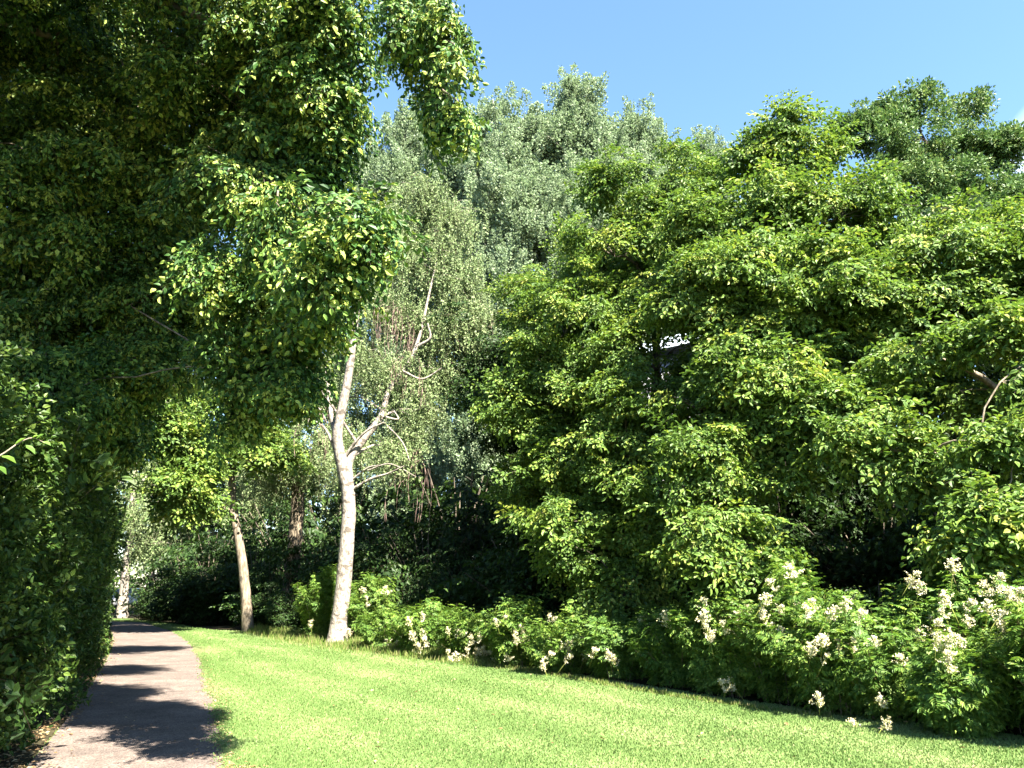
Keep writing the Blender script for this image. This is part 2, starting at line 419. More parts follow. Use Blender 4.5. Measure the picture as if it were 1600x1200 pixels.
OPENING = []
def grow(trunk_pts, trunk_r, lobes, n_boughs, per, tmpls, scale=(0.8, 1.2), lift=0.15, pitch=0.0, tmin=0.35, bough_r=0.03,
         sides=8, wob=0.05, limb_r=0.5, yaw=(25, 75), upright=False, jit=0.12, rin=0.55, keep=None, up_mix=0.25, trunk_top=None, hang=False, fill=0.0, psd=0.15):
    """trunk + limbs + boughs as one geometry, sprays of leaves as another"""
    g = Geo()
    g.tube(trunk_pts, trunk_r, sides, wob)
    TP = np.asarray(trunk_pts, float); TR = np.asarray(trunk_r, float)
    sk, skr = [TP], [TR]
    if lobes:
        C = np.array([l[0] for l in lobes]); RR = np.array([l[1] for l in lobes])
        for c, r in zip(C, RR):                 # a limb to the heart of every lobe
            cand = np.concatenate(sk); cr = np.concatenate(skr)
            dd = np.linalg.norm(cand - c, axis=1) + 2.0 * np.maximum(0, cand[:, 2] - c[2] + 0.25 * np.linalg.norm((cand - c)[:, :2], axis=1)) + 0.3 / (cr + 0.02) * 0.05
            k = int(np.argmin(dd)); p0 = cand[k]; r0 = min(cr[k] * 0.75, 0.02 + 0.03 * np.linalg.norm(c - p0))
            ln = np.linalg.norm(c - p0)
            if ln < 0.3: continue
            mid = (p0 + c) / 2 + np.array([rng.normal() * 0.06, rng.normal() * 0.06, 0.10 + rng.normal() * 0.05]) * ln
            q = spline([p0, mid, c], 9); q[1:-1] += rng.normal(size=(7, 3)) * 0.025 * ln * 0.5
            rr = np.linspace(r0, max(r0 * 0.35, 0.012), 9)
            g.tube(q, rr, 6, 0.03); sk.append(q); skr.append(rr)
    SK = np.concatenate(sk); SR = np.concatenate(skr)
    area = np.array([(r[0] * r[1] * r[2]) ** (2 / 3) + 0.10 for r in RR]); pr = area / area.sum()
    pos, dirs, ups, scl, tsh = [], [], [], [], []
    made = tries = 0
    while made < n_boughs and tries < n_boughs * 6:
        tries += 1
        k = rng.choice(len(lobes), p=pr)
        d = nrm(rng.normal(size=3)); rad = rin + (1 - rin) * rng.random() ** 0.6
        tgt = C[k] + RR[k] * d * rad
        inside = np.sqrt((((tgt - C) / RR) ** 2).sum(1)); inside[k] = 9
        if inside.min() < 0.45 and rng.random() < 0.8: continue
        if tgt[2] < 0.15: continue
        if keep is not None and not keep(tgt): continue
        made += 1
        dd = np.linalg.norm(SK - tgt, axis=1) + 1.5 * np.maximum(0, SK[:, 2] - tgt[2] + (0.0 if not upright else 0.8))
        j = int(np.argmin(dd)); p0 = SK[j]; ln = np.linalg.norm(tgt - p0) + 1e-6
        mid = (p0 + tgt) / 2 + np.array([rng.normal() * 0.08, rng.normal() * 0.08, lift]) * ln
        q = spline([p0, mid, tgt], 8)
        r0 = min(SR[j] * 0.6, bough_r * (0.4 + 0.25 * ln))
        g.tube(q, np.linspace(r0, 0.005, 8), 4)
        bt = rng.normal() * 0.08
        n_s = max(2, int(per * (0.6 + 0.8 * rng.random())))
        ts = np.sort(rng.uniform(tmin, 1.0, n_s)); ts[-1] = 1.0
        for i, tt in enumerate(ts):
            f = tt * 7; a = min(int(f), 6); p = q[a] + (q[a + 1] - q[a]) * (f - a)
            tan = nrm(q[a + 1] - q[a])
            if hang:
                an = rng.uniform(0, 6.28); dv = np.array([math.cos(an), math.sin(an), 0.0])
            else:
                an = (0 if i == n_s - 1 else (1 if i % 2 else -1) * R(rng.uniform(*yaw)))
                h = np.array([tan[0], tan[1], 0]); hl = np.linalg.norm(h)
                if hl < 0.2:
                    a0 = rng.uniform(0, 6.28); h = np.array([math.cos(a0), math.sin(a0), 0])
                h = nrm(h)
                dv = np.array([h[0] * math.cos(an) - h[1] * math.sin(an), h[0] * math.sin(an) + h[1] * math.cos(an), pitch + 0.35 * tan[2] + rng.normal() * psd])
                if upright: dv = nrm(dv) * 0.35 + np.array([0, 0, 0.9]) + rv(0.12)
            pos.append(p + rv(jit)); dirs.append(dv)
            ups.append(np.array([0, 0, 1.0]) + d * up_mix + rv(0.35)); scl.append(rng.uniform(*scale)); tsh.append(bt + rng.normal() * 0.07)
    pos = np.array(pos); pos[:, 2] = np.maximum(pos[:, 2], 0.1)
    ok = np.ones(len(pos), bool)
    for a_, b_, r_ in OPENING:                  # an opening in the foliage round the axis a_-b_
        ax = nrm(b_ - a_); w_ = pos - a_; t_ = np.clip(w_ @ ax, 0, np.linalg.norm(b_ - a_))
        ok &= np.linalg.norm(w_ - t_[:, None] * ax, axis=1) > r_
    pos = pos[ok]; dirs = np.array(dirs)[ok]; ups = np.array(ups)[ok]; scl = np.array(scl)[ok]; tsh = np.array(tsh)[ok]
    V, Q, T = place(tmpls, pos, np.array(dirs), np.array(ups), np.array(scl), np.array(tsh))
    return g.get(), (V, Q, T)

def tree(name, label, cat, base, trunk_pts, trunk_r, lobes, n, per, tm, leafm, barkm, group=None, **kw):
    root = thing(name, (base[0], base[1], 0), label, cat, group)
    (v, q), (V, Q, T) = grow(trunk_pts, trunk_r, lobes, n, per, tm, **kw)
    part('trunk', v, q, root, B_[barkm], smooth=True)
    part('crown', V, Q, root, G[leafm], T)
    return root

def trunk_px(pts, Y, widths):
    P = [at(px, py, Y) for px, py in pts]; P[0][2] = -0.1
    n = max(10, len(P) * 4)
    return spline(P, n), np.interp(np.linspace(0, 1, n), np.linspace(0, 1, len(widths)), widths)
def trunk_to(x, y, top, r0, r1, bend=0.3):
    P = [(x, y, -0.1), (x + rng.normal() * bend * 0.4, y + rng.normal() * bend * 0.3, top[2] * 0.35), ((x + top[0]) / 2 + rng.normal() * bend, (y + top[1]) / 2, top[2] * 0.7), top]
    n = 16; rr = np.linspace(r0, r1, n); rr[0] *= 1.35; rr[1] *= 1.1
    return spline(P, n), rr

HB_FAR = [t_hornbeam(rng.uniform(0.42, 0.68), 0.108, True, 0, dens=0.8, tl=(0.05, 0.68), droop=rng.uniform(0.1, 0.5), hang=rng.uniform(0.1, 0.5)) for _ in range(9)] + [t_hornbeam(0.5, 0.11, True, 0, dens=0.8, tl=(0.4, 0.85)) for _ in range(3)]
HB_NEAR = [t_hornbeam(rng.uniform(0.4, 0.62), 0.085, True, (0, 7, 3, 0)[k_ % 4], dens=1.0, tl=(0.10, 0.76), droop=0.55, hang=0.6) for k_ in range(8)]
WEEP = [t_weep(1.15, 0.075) for _ in range(7)] + [t_weep(0.7, 0.075) for _ in range(2)]
WEEP_BARE = [t_weep(1.2, 0.05, bare=True) for _ in range(4)]
POP = [t_tuft(0.95, 85, 0.105, 0.27, up=0.4, w=0.85, nr=1.1) for _ in range(7)]
OAKT = [t_tuft(0.55, 46, 0.13, 0.34, up=0.5, w=0.6, nr=0.9) for _ in range(6)]
DARKT = [t_hornbeam(0.8, 0.12, False, 0, dens=0.9, tl=(0.0, 0.8), droop=0.3) for _ in range(6)]
HEDGT = [t_tuft(0.30, 30, 0.058, 0.13, up=0.3, hi=True, w=0.58, nr=0.9) for _ in range(8)]
PINN = [t_pinnate() for _ in range(7)]

# ------------------------------------------------------------------ ground, lawn, path
def fill_ngon(name, pts, z, mat):
    me = bpy.data.meshes.new(name)
    me.from_pydata([(float(p[0]), float(p[1]), z) for p in pts], [], [list(range(len(pts)))])
    me.update()
    if me.polygons[0].normal.z < 0:
        me.flip_normals()
    me.materials.append(mat)
    return me

def ground_mat(name, stops, scale, detail_scale, bump=0.4, rough=0.95, big=None, fine=None):
    m = bpy.data.materials.new(name); m.use_nodes = True
    t = m.node_tree; L = t.links.new; p = t.nodes['Principled BSDF']
    p.inputs['Roughness'].default_value = rough; p.inputs['Specular IOR Level'].default_value = 0.12
    tc_ = N(t, 'ShaderNodeTexCoord')
    n1 = N(t, 'ShaderNodeTexNoise'); n1.inputs['Scale'].default_value = scale; n1.inputs['Detail'].default_value = 8; n1.inputs['Roughness'].default_value = 0.7
    n2 = N(t, 'ShaderNodeTexNoise'); n2.inputs['Scale'].default_value = detail_scale; n2.inputs['Detail'].default_value = 4
    L(tc_.outputs['Object'], n1.inputs['Vector']); L(tc_.outputs['Object'], n2.inputs['Vector'])
    md = N(t, 'ShaderNodeMath', operation='MULTIPLY_ADD'); md.inputs[1].default_value = 0.45
    sb = N(t, 'ShaderNodeMath', operation='SUBTRACT'); sb.inputs[1].default_value = 0.225
    L(n2.outputs['Fac'], md.inputs[0]); L(n1.outputs['Fac'], md.inputs[2]); L(md.outputs[0], sb.inputs[0])
    r = ramp(t.nodes, stops); L(sb.outputs[0], r.inputs[0])
    col = r.outputs[0]
    if fine is not None:                        # light and dark stone chips
        vo = N(t, 'ShaderNodeTexVoronoi'); vo.inputs['Scale'].default_value = fine
        L(tc_.outputs['Object'], vo.inputs['Vector'])
        hs = N(t, 'ShaderNodeMix', data_type='RGBA', blend_type='OVERLAY'); hs.inputs[0].default_value = 0.55
        bw = N(t, 'ShaderNodeRGBToBW'); L(vo.outputs['Color'], bw.inputs[0])
        L(col, hs.inputs[6]); L(bw.outputs[0], hs.inputs[7]); col = hs.outputs[2]
    L(col, p.inputs['Base Color'])
    b = N(t, 'ShaderNodeBump'); b.inputs['Strength'].default_value = bump; b.inputs['Distance'].default_value = 0.02
    L(n2.outputs['Fac'], b.inputs['Height']); L(b.outputs[0], p.inputs['Normal'])
    return m

M_SOIL = ground_mat('woodland_soil', [(0.3, (0.020, 0.016, 0.010)), (0.55, (0.045, 0.040, 0.020)), (0.75, (0.075, 0.060, 0.034))], 1.3, 24, 0.8)
M_LAWN = ground_mat('lawn_turf', [(0.3, (0.105, 0.165, 0.045)), (0.5, (0.150, 0.215, 0.066)), (0.66, (0.200, 0.250, 0.095)), (0.8, (0.24, 0.24, 0.12))], 0.55, 40, 0.8)
M_PATH = ground_mat('pink_grey_asphalt', [(0.3, (0.100, 0.084, 0.076)), (0.5, (0.150, 0.120, 0.104)), (0.7, (0.204, 0.166, 0.146))], 1.6, 55, 0.6, 0.9, fine=75)

S = 900
tag(obj('ground', fill_ngon('ground', [(-S, -S), (S, -S), (S, S), (-S, S)], 0.0, M_SOIL)), kind='structure')

PR = [ground(*p) for p in ((362, 1230), (353, 1200), (341, 1130), (333, 1090), (323, 1060), (309, 1020), (296, 1003), (274, 988), (245, 978.5), (212, 972.5))]
PL = [ground(*p) for p in ((5, 1230), (40, 1200), (100, 1130), (128, 1090), (150, 1060), (172, 1020), (176, 1003), (174, 988), (160, 978.5), (130, 972.5))]
PR = [np.array([-2.0, -6, 0]), np.array([-2.25, 2.0, 0])] + PR + [PR[-1] + np.array([-6, 2.2, 0]), PR[-1] + np.array([-16, 3.0, 0])]
PL = [np.array([-3.9, -6, 0]), np.array([-4.05, 2.0, 0])] + PL + [PL[-1] + np.array([-6, 1.2, 0]), PL[-1] + np.array([-16, 1.0, 0])]
PRs, PLs = spline(PR, 260), spline(PL, 260)
PRs[:, 0] += np.convolve(rng.normal(size=260), np.ones(5) / 5, 'same') * 0.05
NPA = 9
f = np.linspace(0, 1, NPA)[None, :, None]
PV = PLs[:, None, :] * (1 - f) + PRs[:, None, :] * f
PV[..., 2] = 0.008 + 0.012 * (1 - (2 * f[..., 0] - 1) ** 2)
i = np.arange(259)[:, None] * NPA; j = np.arange(NPA - 1)[None]
tag(obj('path', mesh('path', PV.reshape(-1, 3), np.stack([i + j, i + j + 1, i + NPA + j + 1, i + NPA + j], -1).reshape(-1, 4), None, (M_PATH,), True)), kind='structure')

EDGE_PX = [(1700, 1185), (1600, 1166), (1450, 1142), (1300, 1122), (1200, 1110), (1100, 1096), (1000, 1080), (900, 1062), (800, 1045), (720, 1030), (640, 1018), (560, 1008), (480, 1000), (400, 988)]
EDGE = [ground(*p) for p in EDGE_PX]            # the line where mown lawn meets the border
far_l = [ground(330, 984.5), ground(280, 976.5), ground(215, 968), ground(150, 966)]
_en = np.array([-nrm(EDGE[9] - EDGE[2])[1], nrm(EDGE[9] - EDGE[2])[0], 0]); _en = _en if _en[0] > 0 else -_en
LAWN = [np.array([-5.5, -6, 0]), np.array([9, -6, 0]), np.array([9.5, 5, 0])] + [p + _en * 0.5 for p in EDGE[:12]] + EDGE[12:] + far_l + [ground(60, 968)] + [p for p in PL[::-1][3:]]
lawn_xy = np.array([p[:2] for p in LAWN])
tag(obj('lawn', fill_ngon('lawn', LAWN, 0.004, M_LAWN)), kind='structure')

def inside(P, poly):
    x, y = P[:, 0], P[:, 1]; r = np.zeros(len(P), bool); k = len(poly) - 1
    for i in range(len(poly)):
        xi, yi = poly[i]; xk, yk = poly[k]
        r ^= ((yi > y) != (yk > y)) & (x < (xk - xi) * (y - yi) / (yk - yi + 1e-12) + xi)
        k = i
    return r
path_xy = np.concatenate([PRs[:, :2], PLs[::-1, :2]])
def blades(P, h, w, lean, tint):
    n = len(P); a = rng.uniform(0, 6.28, n)
    d = np.stack([np.cos(a) * lean, np.sin(a) * lean, np.ones(n)], -1)
    nn = np.stack([np.cos(a + 1.57 + rng.normal(size=n) * 0.6), np.sin(a + 1.57), 0.3 * np.ones(n)], -1)
    V, Q, K = leaves(P, d, nn, h, w, False, 0.1, 0.0)
    return V, Q, np.repeat(tint, K)
def smooth_noise(P, s, seed):
    r2 = np.random.default_rng(seed); out = 0
    for k in range(6):
        a = r2.uniform(0, 6.28); fr = s * r2.uniform(0.5, 2.0); ph = r2.uniform(0, 6.28)
        out = out + np.sin((P[:, 0] * math.cos(a) + P[:, 1] * math.sin(a)) * fr + ph)
    return out / 6
n = 900000
u = rng.random(n)
yy = 4.5 * (40 / 4.5) ** (u ** 1.0)
xx = rng.uniform(-1, 1, n) * (yy * 0.78 + 1.5)
P = np.stack([xx, yy, np.full(n, 0.004)], -1)
inl = inside(P, lawn_xy) & ~inside(P, path_xy)
P = P[inl][:520000]
k_ = rng.integers(15, 235, 16000); Pe = PRs[k_] + np.stack([0.06 + 0.055 * rng.normal(size=16000) - 0.05 * np.maximum(0, np.sin(k_ * 0.9) + np.sin(k_ * 0.37)), rng.normal(size=16000) * 0.06, np.full(16000, 0.006)], -1)
Pe = Pe[Pe[:, 1] > 5]; P = np.concatenate([P, Pe])
dist = P[:, 1]
ed = nrm(EDGE[2] - EDGE[9])[:2]; across = P[:, 0] * -ed[1] + P[:, 1] * ed[0]
stripe = np.sin(across * 2 * math.pi / 1.5 + 0.5 * smooth_noise(P, 0.5, 4))
tint = np.clip(rng.uniform(0.15, 0.65, len(P)) + 0.42 * smooth_noise(P * np.array([1.6, 0.8, 1]), 0.9, 1) + 0.26 * smooth_noise(P, 3.2, 2) + 0.18 * stripe, 0, 0.84)
dry = (smooth_noise(P, 1.6, 7) + 0.5 * smooth_noise(P, 6, 8)) > 0.62
tint = np.where(dry & (rng.random(len(P)) < 0.22), 0.9, tint)
tint = np.where(rng.random(len(P)) < 0.012, 0.9, tint)
V, Q, T = blades(P, rng.uniform(0.014, 0.034, len(P)) * (0.85 + 0.02 * dist), 0.005 + 0.0010 * dist, rng.uniform(0.1, 0.9, len(P)) + 0.25 * stripe, tint)
tag(obj('lawn_grass', mesh('lawn_grass', V, Q, T, (G['grass'],))), kind='stuff')

# unmown grass round the pale trunk and along the border
n = 26000
t0 = rng.random(n); es = spline(EDGE[3:], 400); k = (t0 * 399).astype(int)
off = np.abs(rng.normal(size=n)) * 0.35 - 0.1
k = np.clip(k, 0, 399); wgt = np.interp(k, [0, 190, 235, 330, 399], [0.12, 0.25, 1.0, 1.0, 0.8])
tang = nrm(np.gradient(es, axis=0)); norm2 = np.stack([-tang[:, 1], tang[:, 0], 0 * tang[:, 0]], -1)
if norm2[300][1] > 0: norm2 = -norm2            # towards the lawn
wid = np.interp(k, [0, 190, 235, 300, 360, 399], [0.1, 0.2, 0.9, 1.5, 1.0, 0.5])
P = es[k] + norm2[k] * (off * wid * 1.6)[:, None]; P[:, 2] = 0
sel = (rng.random(n) < wgt) & (P[:, 1] > 6); P = P[sel]; off = off[sel]; kk = k[sel]
hh = np.interp(kk, [0, 200, 250, 399], [0.06, 0.09, 0.26, 0.30]) * rng.uniform(0.5, 1.2, len(P)) * np.clip(1.15 - np.abs(off) * 0.9, 0.3, 1.1)
V, Q, T = blades(P, hh, 0.016, rng.uniform(0.05, 0.55, len(P)), np.clip(rng.uniform(0, 0.8, len(P)) + 0.1, 0, 0.9))
tag(obj('tall_grass', mesh('tall_grass', V, Q, T, (G['tall_grass'],))), kind='stuff')

# dry leaves along the path edges and a few on the lawn
P1 = PRs[rng.integers(0, 250, 2600)] + np.stack([rng.normal(size=2600) * 0.07 + 0.02, rng.normal(size=2600) * 0.1, 0 * np.ones(2600)], -1)
P2 = PLs[rng.integers(0, 250, 3600)] + np.stack([np.abs(rng.normal(size=3600)) * 0.22 - 0.3, rng.normal(size=3600) * 0.1, 0 * np.ones(3600)], -1)
P3 = np.stack([rng.uniform(-3, 6, 130), rng.uniform(7, 17, 130), np.zeros(130)], -1); P3 = P3[inside(P3, lawn_xy)]; P3[:, 2] = 0.035
P4 = PLs[rng.integers(0, 250, 260)]; P4 = P4 + rng.random((260, 1)) * np.array([[1.8, 0, 0]])
P = np.concatenate([P1, P2, P3, P4]); n = len(P); P[:, 2] = np.where(P[:, 2] > 0.03, P[:, 2], 0.026)
sz = np.concatenate([rng.uniform(0.02, 0.045, 2600), rng.uniform(0.03, 0.06, 3600), rng.uniform(0.04, 0.085, len(P3)), rng.uniform(0.012, 0.04, 260)])
a = rng.uniform(0, 6.28, n)
V, Q, K = leaves(P, np.stack([np.cos(a), np.sin(a), rng.normal(size=n) * 0.15], -1), np.stack([rng.normal(size=n) * 0.3, rng.normal(size=n) * 0.3, np.ones(n)], -1), sz, sz * 0.55, False)
tag(obj('leaf_litter', mesh('leaf_litter', V, Q, np.repeat(rng.uniform(0, 0.9, n), K), (G['litter'],))), kind='stuff')

# ------------------------------------------------------------------ the hornbeam overhead on the left
def lob(x, y, z, rx, ry, rz): return (np.array([x, y, z], float), np.array([rx, ry, rz], float))
tp, tr = trunk_to(-9.2, 6.6, (-8.2, 6.2, 10.5), 0.30, 0.10)
LB = [lobe(90, 60, 8.5, 260, 150), lobe(350, 40, 7.6, 170, 150), lobe(500, 60, 7.0, 85, 120), lobe(490, 170, 7.2, 70, 80), lobe(100, 280, 9.0, 230, 150),
      lobe(390, 290, 7.6, 110, 70), lobe(460, 360, 6.6, 90, 75), lobe(565, 320, 5.9, 22, 30), lobe(520, 390, 6.0, 22, 35), lobe(300, 200, 8.6, 110, 70), lobe(260, 330, 9.2, 90, 70), lobe(420, 210, 8.4, 80, 50), lobe(480, 270, 7.6, 60, 40), lobe(480, 450, 7.4, 50, 45), lobe(440, 560, 8.2, 40, 60), lobe(390, 410, 7.6, 90, 60), lobe(420, 510, 8.0, 90, 70), lobe(410, 610, 8.2, 70, 60),
      lobe(120, 470, 10.0, 200, 100), lobe(270, 470, 9.6, 80, 80)]
LB += [lob(-6.2, 3.6, 8.6, 2.6, 2.4, 1.4), lob(-9.5, 3.0, 8.0, 3.0, 2.6, 1.8), lob(-4.4, 6.3, 9.3, 1.9, 1.7, 0.9), lob(-1.7, 2.4, 8.4, 0.9, 1.0, 0.6), lob(-2.9, 5.3, 8.9, 0.9, 1.0, 0.6), lob(-6.2, 9.2, 10.6, 2.2, 2.2, 1.0), lob(-3.4, 9.4, 11.0, 1.3, 1.0, 0.7), lob(-4.9, 14.0, 11.6, 1.6, 1.2, 0.9), lob(-8.4, 13.0, 10.6, 2.4, 2.6, 1.2), lob(-8, 6, 10.5, 3, 3, 1.0)]  # crown lobes mostly out of view, added to shade the hedge and path
LB += [lobe(70, 600, 9, 130, 70), lobe(210, 560, 9.5, 90, 60), lobe(120, 670, 10.5, 110, 50), lobe(60, 500, 11, 130, 80), lobe(90, 400, 12, 140, 60), lobe(200, 420, 10.5, 90, 60)]
fg = thing('hornbeam_tree', (-9.2, 6.6, 0), 'dark hornbeam overhead on the left, its fruiting branches hanging over hedge and path', 'tree')
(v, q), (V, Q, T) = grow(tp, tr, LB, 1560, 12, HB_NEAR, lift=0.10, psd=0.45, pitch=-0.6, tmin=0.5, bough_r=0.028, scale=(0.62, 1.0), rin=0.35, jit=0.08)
part('trunk', v, q, fg, B_['grey'], smooth=True)
# the long branch that hangs free against the sky
g = Geo(); pos, dirs, ups, scl = [], [], [], []
for pts, w in (([(560, -230), (610, -110), (640, -20), (655, 50), (668, 100), (690, 140), (706, 185)], 0.011), ([(610, -110), (665, -40), (700, 10), (722, 50), (730, 78)], 0.009), ([(610, -110), (622, -30), (628, 30), (640, 80)], 0.008), ([(655, 50), (690, 60), (712, 70)], 0.008), ([(690, 140), (716, 160), (722, 182)], 0.006), ([(640, -20), (672, 20), (690, 40)], 0.008)):
    q_ = spline([at(a, b, 3.5 + 0.12 * rng.normal()) for a, b in pts], 24)
    g.tube(q_, np.linspace(w, 0.004, 24), 6)
    ln = np.linalg.norm(np.diff(q_, axis=0), axis=1).sum()
    for i in range(int(ln * 38)):
        f_ = (0.15 + 0.85 * rng.random()) * 22.9; a_ = int(f_); p = q_[a_] + (q_[a_ + 1] - q_[a_]) * (f_ - a_)
        b = rng.uniform(0, 6.28)
        pos.append(p); dirs.append((math.cos(b) * 0.8, math.sin(b) * 0.8, -0.75)); ups.append((math.cos(b) * 0.5, math.sin(b) * 0.5, 1)); scl.append(rng.uniform(0.29, 0.5))
V2, Q2, T2 = place(HB_NEAR, np.array(pos), np.array(dirs), np.array(ups), np.array(scl) , None)
part('hanging_branch', *g.get(), fg, B_['grey'], smooth=True)
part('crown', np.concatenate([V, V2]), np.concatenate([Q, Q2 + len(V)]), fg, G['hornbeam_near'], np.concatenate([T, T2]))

OPENING.append((at(1050, 528, 13), at(1050, 528, 31), 0.45))
# ------------------------------------------------------------------ the hornbeams of the right-hand border
A = [lobe(960, 400, 18, 110, 80), lobe(1000, 560, 17, 110, 60), lobe(930, 690, 18.2, 110, 70), lobe(840, 560, 18.2, 70, 60), lobe(820, 780, 19.6, 50, 60), lobe(980, 690, 16.2, 90, 60), lobe(1010, 310, 18.3, 100, 55), lobe(1080, 270, 18.5, 80, 45), lobe(900, 500, 18, 110, 90), lobe(1030, 470, 17.6, 130, 80), lobe(795, 630, 18.6, 75, 50), lobe(870, 620, 18, 110, 70),
     lobe(870, 740, 18.6, 110, 70), lobe(930, 840, 16.6, 120, 80), lobe(980, 930, 15.6, 75, 60), lobe(1040, 620, 16.4, 110, 90), lobe(1030, 780, 16.0, 110, 80), lobe(950, 280, 18, 16, 22), lobe(1060, 225, 18.5, 18, 22), lob(1.5, 21, 9.6, 2, 2, 1.4), lob(3.8, 20, 10.6, 2, 2, 1.3)]  # last two lobes, hidden behind the crown, added to shade the gap
tp, tr = trunk_to(*at(1020, 900, 19.2)[:2], at(1010, 380, 18.8), 0.22, 0.06)
tree('hornbeam_tree', 'broad bright green hornbeam between the birch and the black hollow, sweeping down to the flowers', 'tree', (tp[0][0], tp[0][1]), tp, tr, A, 360, 18, HB_FAR, 'hornbeam', 'dark',
     'hornbeams of the right-hand border', lift=0.16, pitch=-0.4, tmin=0.4, bough_r=0.03, rin=0.5, psd=0.5, jit=0.14)
Bt = [lobe(1230, 235, 16, 60, 60), lobe(1090, 480, 15, 80, 70), lobe(1200, 510, 14.6, 100, 60), lobe(1090, 640, 14.6, 80, 60), lobe(1250, 660, 13.6, 80, 40), lobe(1120, 350, 15.8, 80, 50), lobe(1390, 470, 14.2, 90, 60), lobe(1190, 330, 15.6, 110, 70), lobe(1310, 340, 15.5, 130, 90), lobe(1150, 430, 14.6, 110, 80), lobe(1280, 460, 14.2, 150, 80), lobe(1140, 560, 14.2, 90, 60), lobe(1240, 590, 13.6, 130, 50),
      lobe(1190, 700, 13.6, 100, 60), lobe(1330, 640, 13.0, 110, 40), lobe(1110, 850, 13.2, 70, 80), lobe(1170, 870, 12.8, 50, 50), lobe(1100, 720, 13.8, 80, 70), lobe(1236, 180, 16, 14, 26), lobe(1170, 235, 16, 18, 20), lobe(1290, 225, 16, 16, 20)]
tp, tr = trunk_to(*at(1185, 900, 17.4)[:2], at(1260, 330, 16.8), 0.20, 0.05)
tree('hornbeam_tree', 'tall bright green hornbeam whose pointed top stands left of the oak', 'tree', (tp[0][0], tp[0][1]), tp, tr, Bt, 335, 18, HB_FAR, 'hornbeam', 'dark',
     'hornbeams of the right-hand border', lift=0.16, pitch=-0.35, tmin=0.4, bough_r=0.03, rin=0.5, psd=0.5, jit=0.14)
Ct = [lobe(1470, 390, 14, 90, 70), lobe(1400, 590, 15, 80, 45), lobe(1500, 610, 14.5, 70, 40), lobe(1560, 420, 13.5, 60, 60), lobe(1430, 545, 12.4, 100, 32), lobe(1560, 520, 11.8, 70, 40), lobe(1420, 720, 12.0, 70, 45), lobe(1350, 690, 12.2, 60, 35), lobe(1590, 700, 10.6, 55, 50), lobe(1560, 800, 10.4, 50, 45),
      lobe(1515, 850, 10.4, 25, 35), lobe(1620, 560, 11, 60, 60), lobe(1480, 470, 14, 110, 60), lobe(1650, 780, 10.6, 60, 80), lob(11.2, 12.5, 7.2, 2.2, 2.0, 1.6), lob(12.2, 10.4, 6.2, 2, 2, 1.5), lob(11.4, 14.5, 8.2, 2.0, 2.0, 1.4)]  # last three lobes, beyond the right edge, added to shade the hollow
tp, tr = trunk_to(*at(1660, 900, 14.0)[:2], at(1600, 420, 14.4), 0.18, 0.05)
tree('hornbeam_tree', 'hornbeam at the right edge with long low branches reaching left over a dark hollow', 'tree', (tp[0][0], tp[0][1]), tp, tr, Ct, 300, 16, HB_FAR, 'hornbeam', 'grey',
     'hornbeams of the right-hand border', lift=0.08, pitch=-0.3, tmin=0.35, bough_r=0.03, rin=0.35, psd=0.4)

# ------------------------------------------------------------------ the pale-barked weeping birch
Yb = 22.6
base = at(527, 1005, Yb)
g = Geo()
mb = pxm(Yb)
def limb(pts, w0, w1, Y=Yb, sides=10, n=None, dy=0.0, dest=None):
    P = [at(px, py, Y + dy * i / max(1, len(pts) - 1)) for i, (px, py) in enumerate(pts)]
    n = n or len(P) * 4
    q = spline(P, n); rr = np.linspace(w0, w1, n) * mb / 2
    (dest or g).tube(q, rr, sides, 0.025)
    return q, rr
tq, trr = limb([(526, 1016), (528, 985), (535, 930), (541, 860), (545, 800), (543, 760), (542, 735)], 26, 18, sides=12)
_bf = np.array(g.v[-1]); _z = _bf[:, 2]; _c = np.array([base[0], base[1]]); _bf[:, :2] = _c + (_bf[:, :2] - _c) * (1 + 0.45 * np.exp(-np.maximum(_z, 0) / 0.22))[:, None]; g.v[-1] = _bf
l1 = limb([(542, 760), (530, 705), (527, 680), (534, 640), (545, 585), (553, 520), (562, 460), (585, 380), (600, 320)], 19, 6, dy=-0.6)
l2 = limb([(543, 752), (546, 718), (570, 684), (596, 650), (608, 610), (640, 565), (657, 520), (668, 470), (682, 410)], 15, 2.5, dy=0.9)
l3 = limb([(528, 690), (518, 650), (512, 600), (508, 560)], 10, 5, dy=0.4, sides=7)
tw = [limb(p, a, b, sides=6, dy=d) for p, a, b, d in (
    ([(530, 720), (508, 670), (482, 654), (476, 640)], 5, 2, -0.6), ([(556, 690), (530, 650), (505, 615), (498, 608)], 4.5, 2.5, -0.5),
    ([(553, 763), (580, 748), (606, 740), (632, 728)], 6, 2, -0.5), ([(552, 748), (575, 731), (592, 727)], 4, 1.5, -0.3), ([(596, 650), (622, 655), (614, 640)], 4, 2, 0.2),
    ([(540, 712), (556, 690), (575, 672), (600, 660)], 5, 2.5, -0.3), ([(630, 580), (660, 592), (690, 575)], 4, 2, 0), ([(655, 540), (672, 528), (668, 505)], 6, 3, -0.2),
    ([(600, 660), (628, 690), (640, 720)], 3, 1.5, -0.4), ([(575, 735), (610, 725), (650, 745)], 3, 1.2, -0.6), ([(510, 660), (500, 640), (478, 622)], 3, 1.2, -0.3))]
root = thing('birch_tree', (base[0], base[1], 0), 'weeping birch with a thick white trunk that forks, standing at the edge of the lawn', 'tree')
part('trunk', *g.get(), root, B_['pale'], smooth=True)
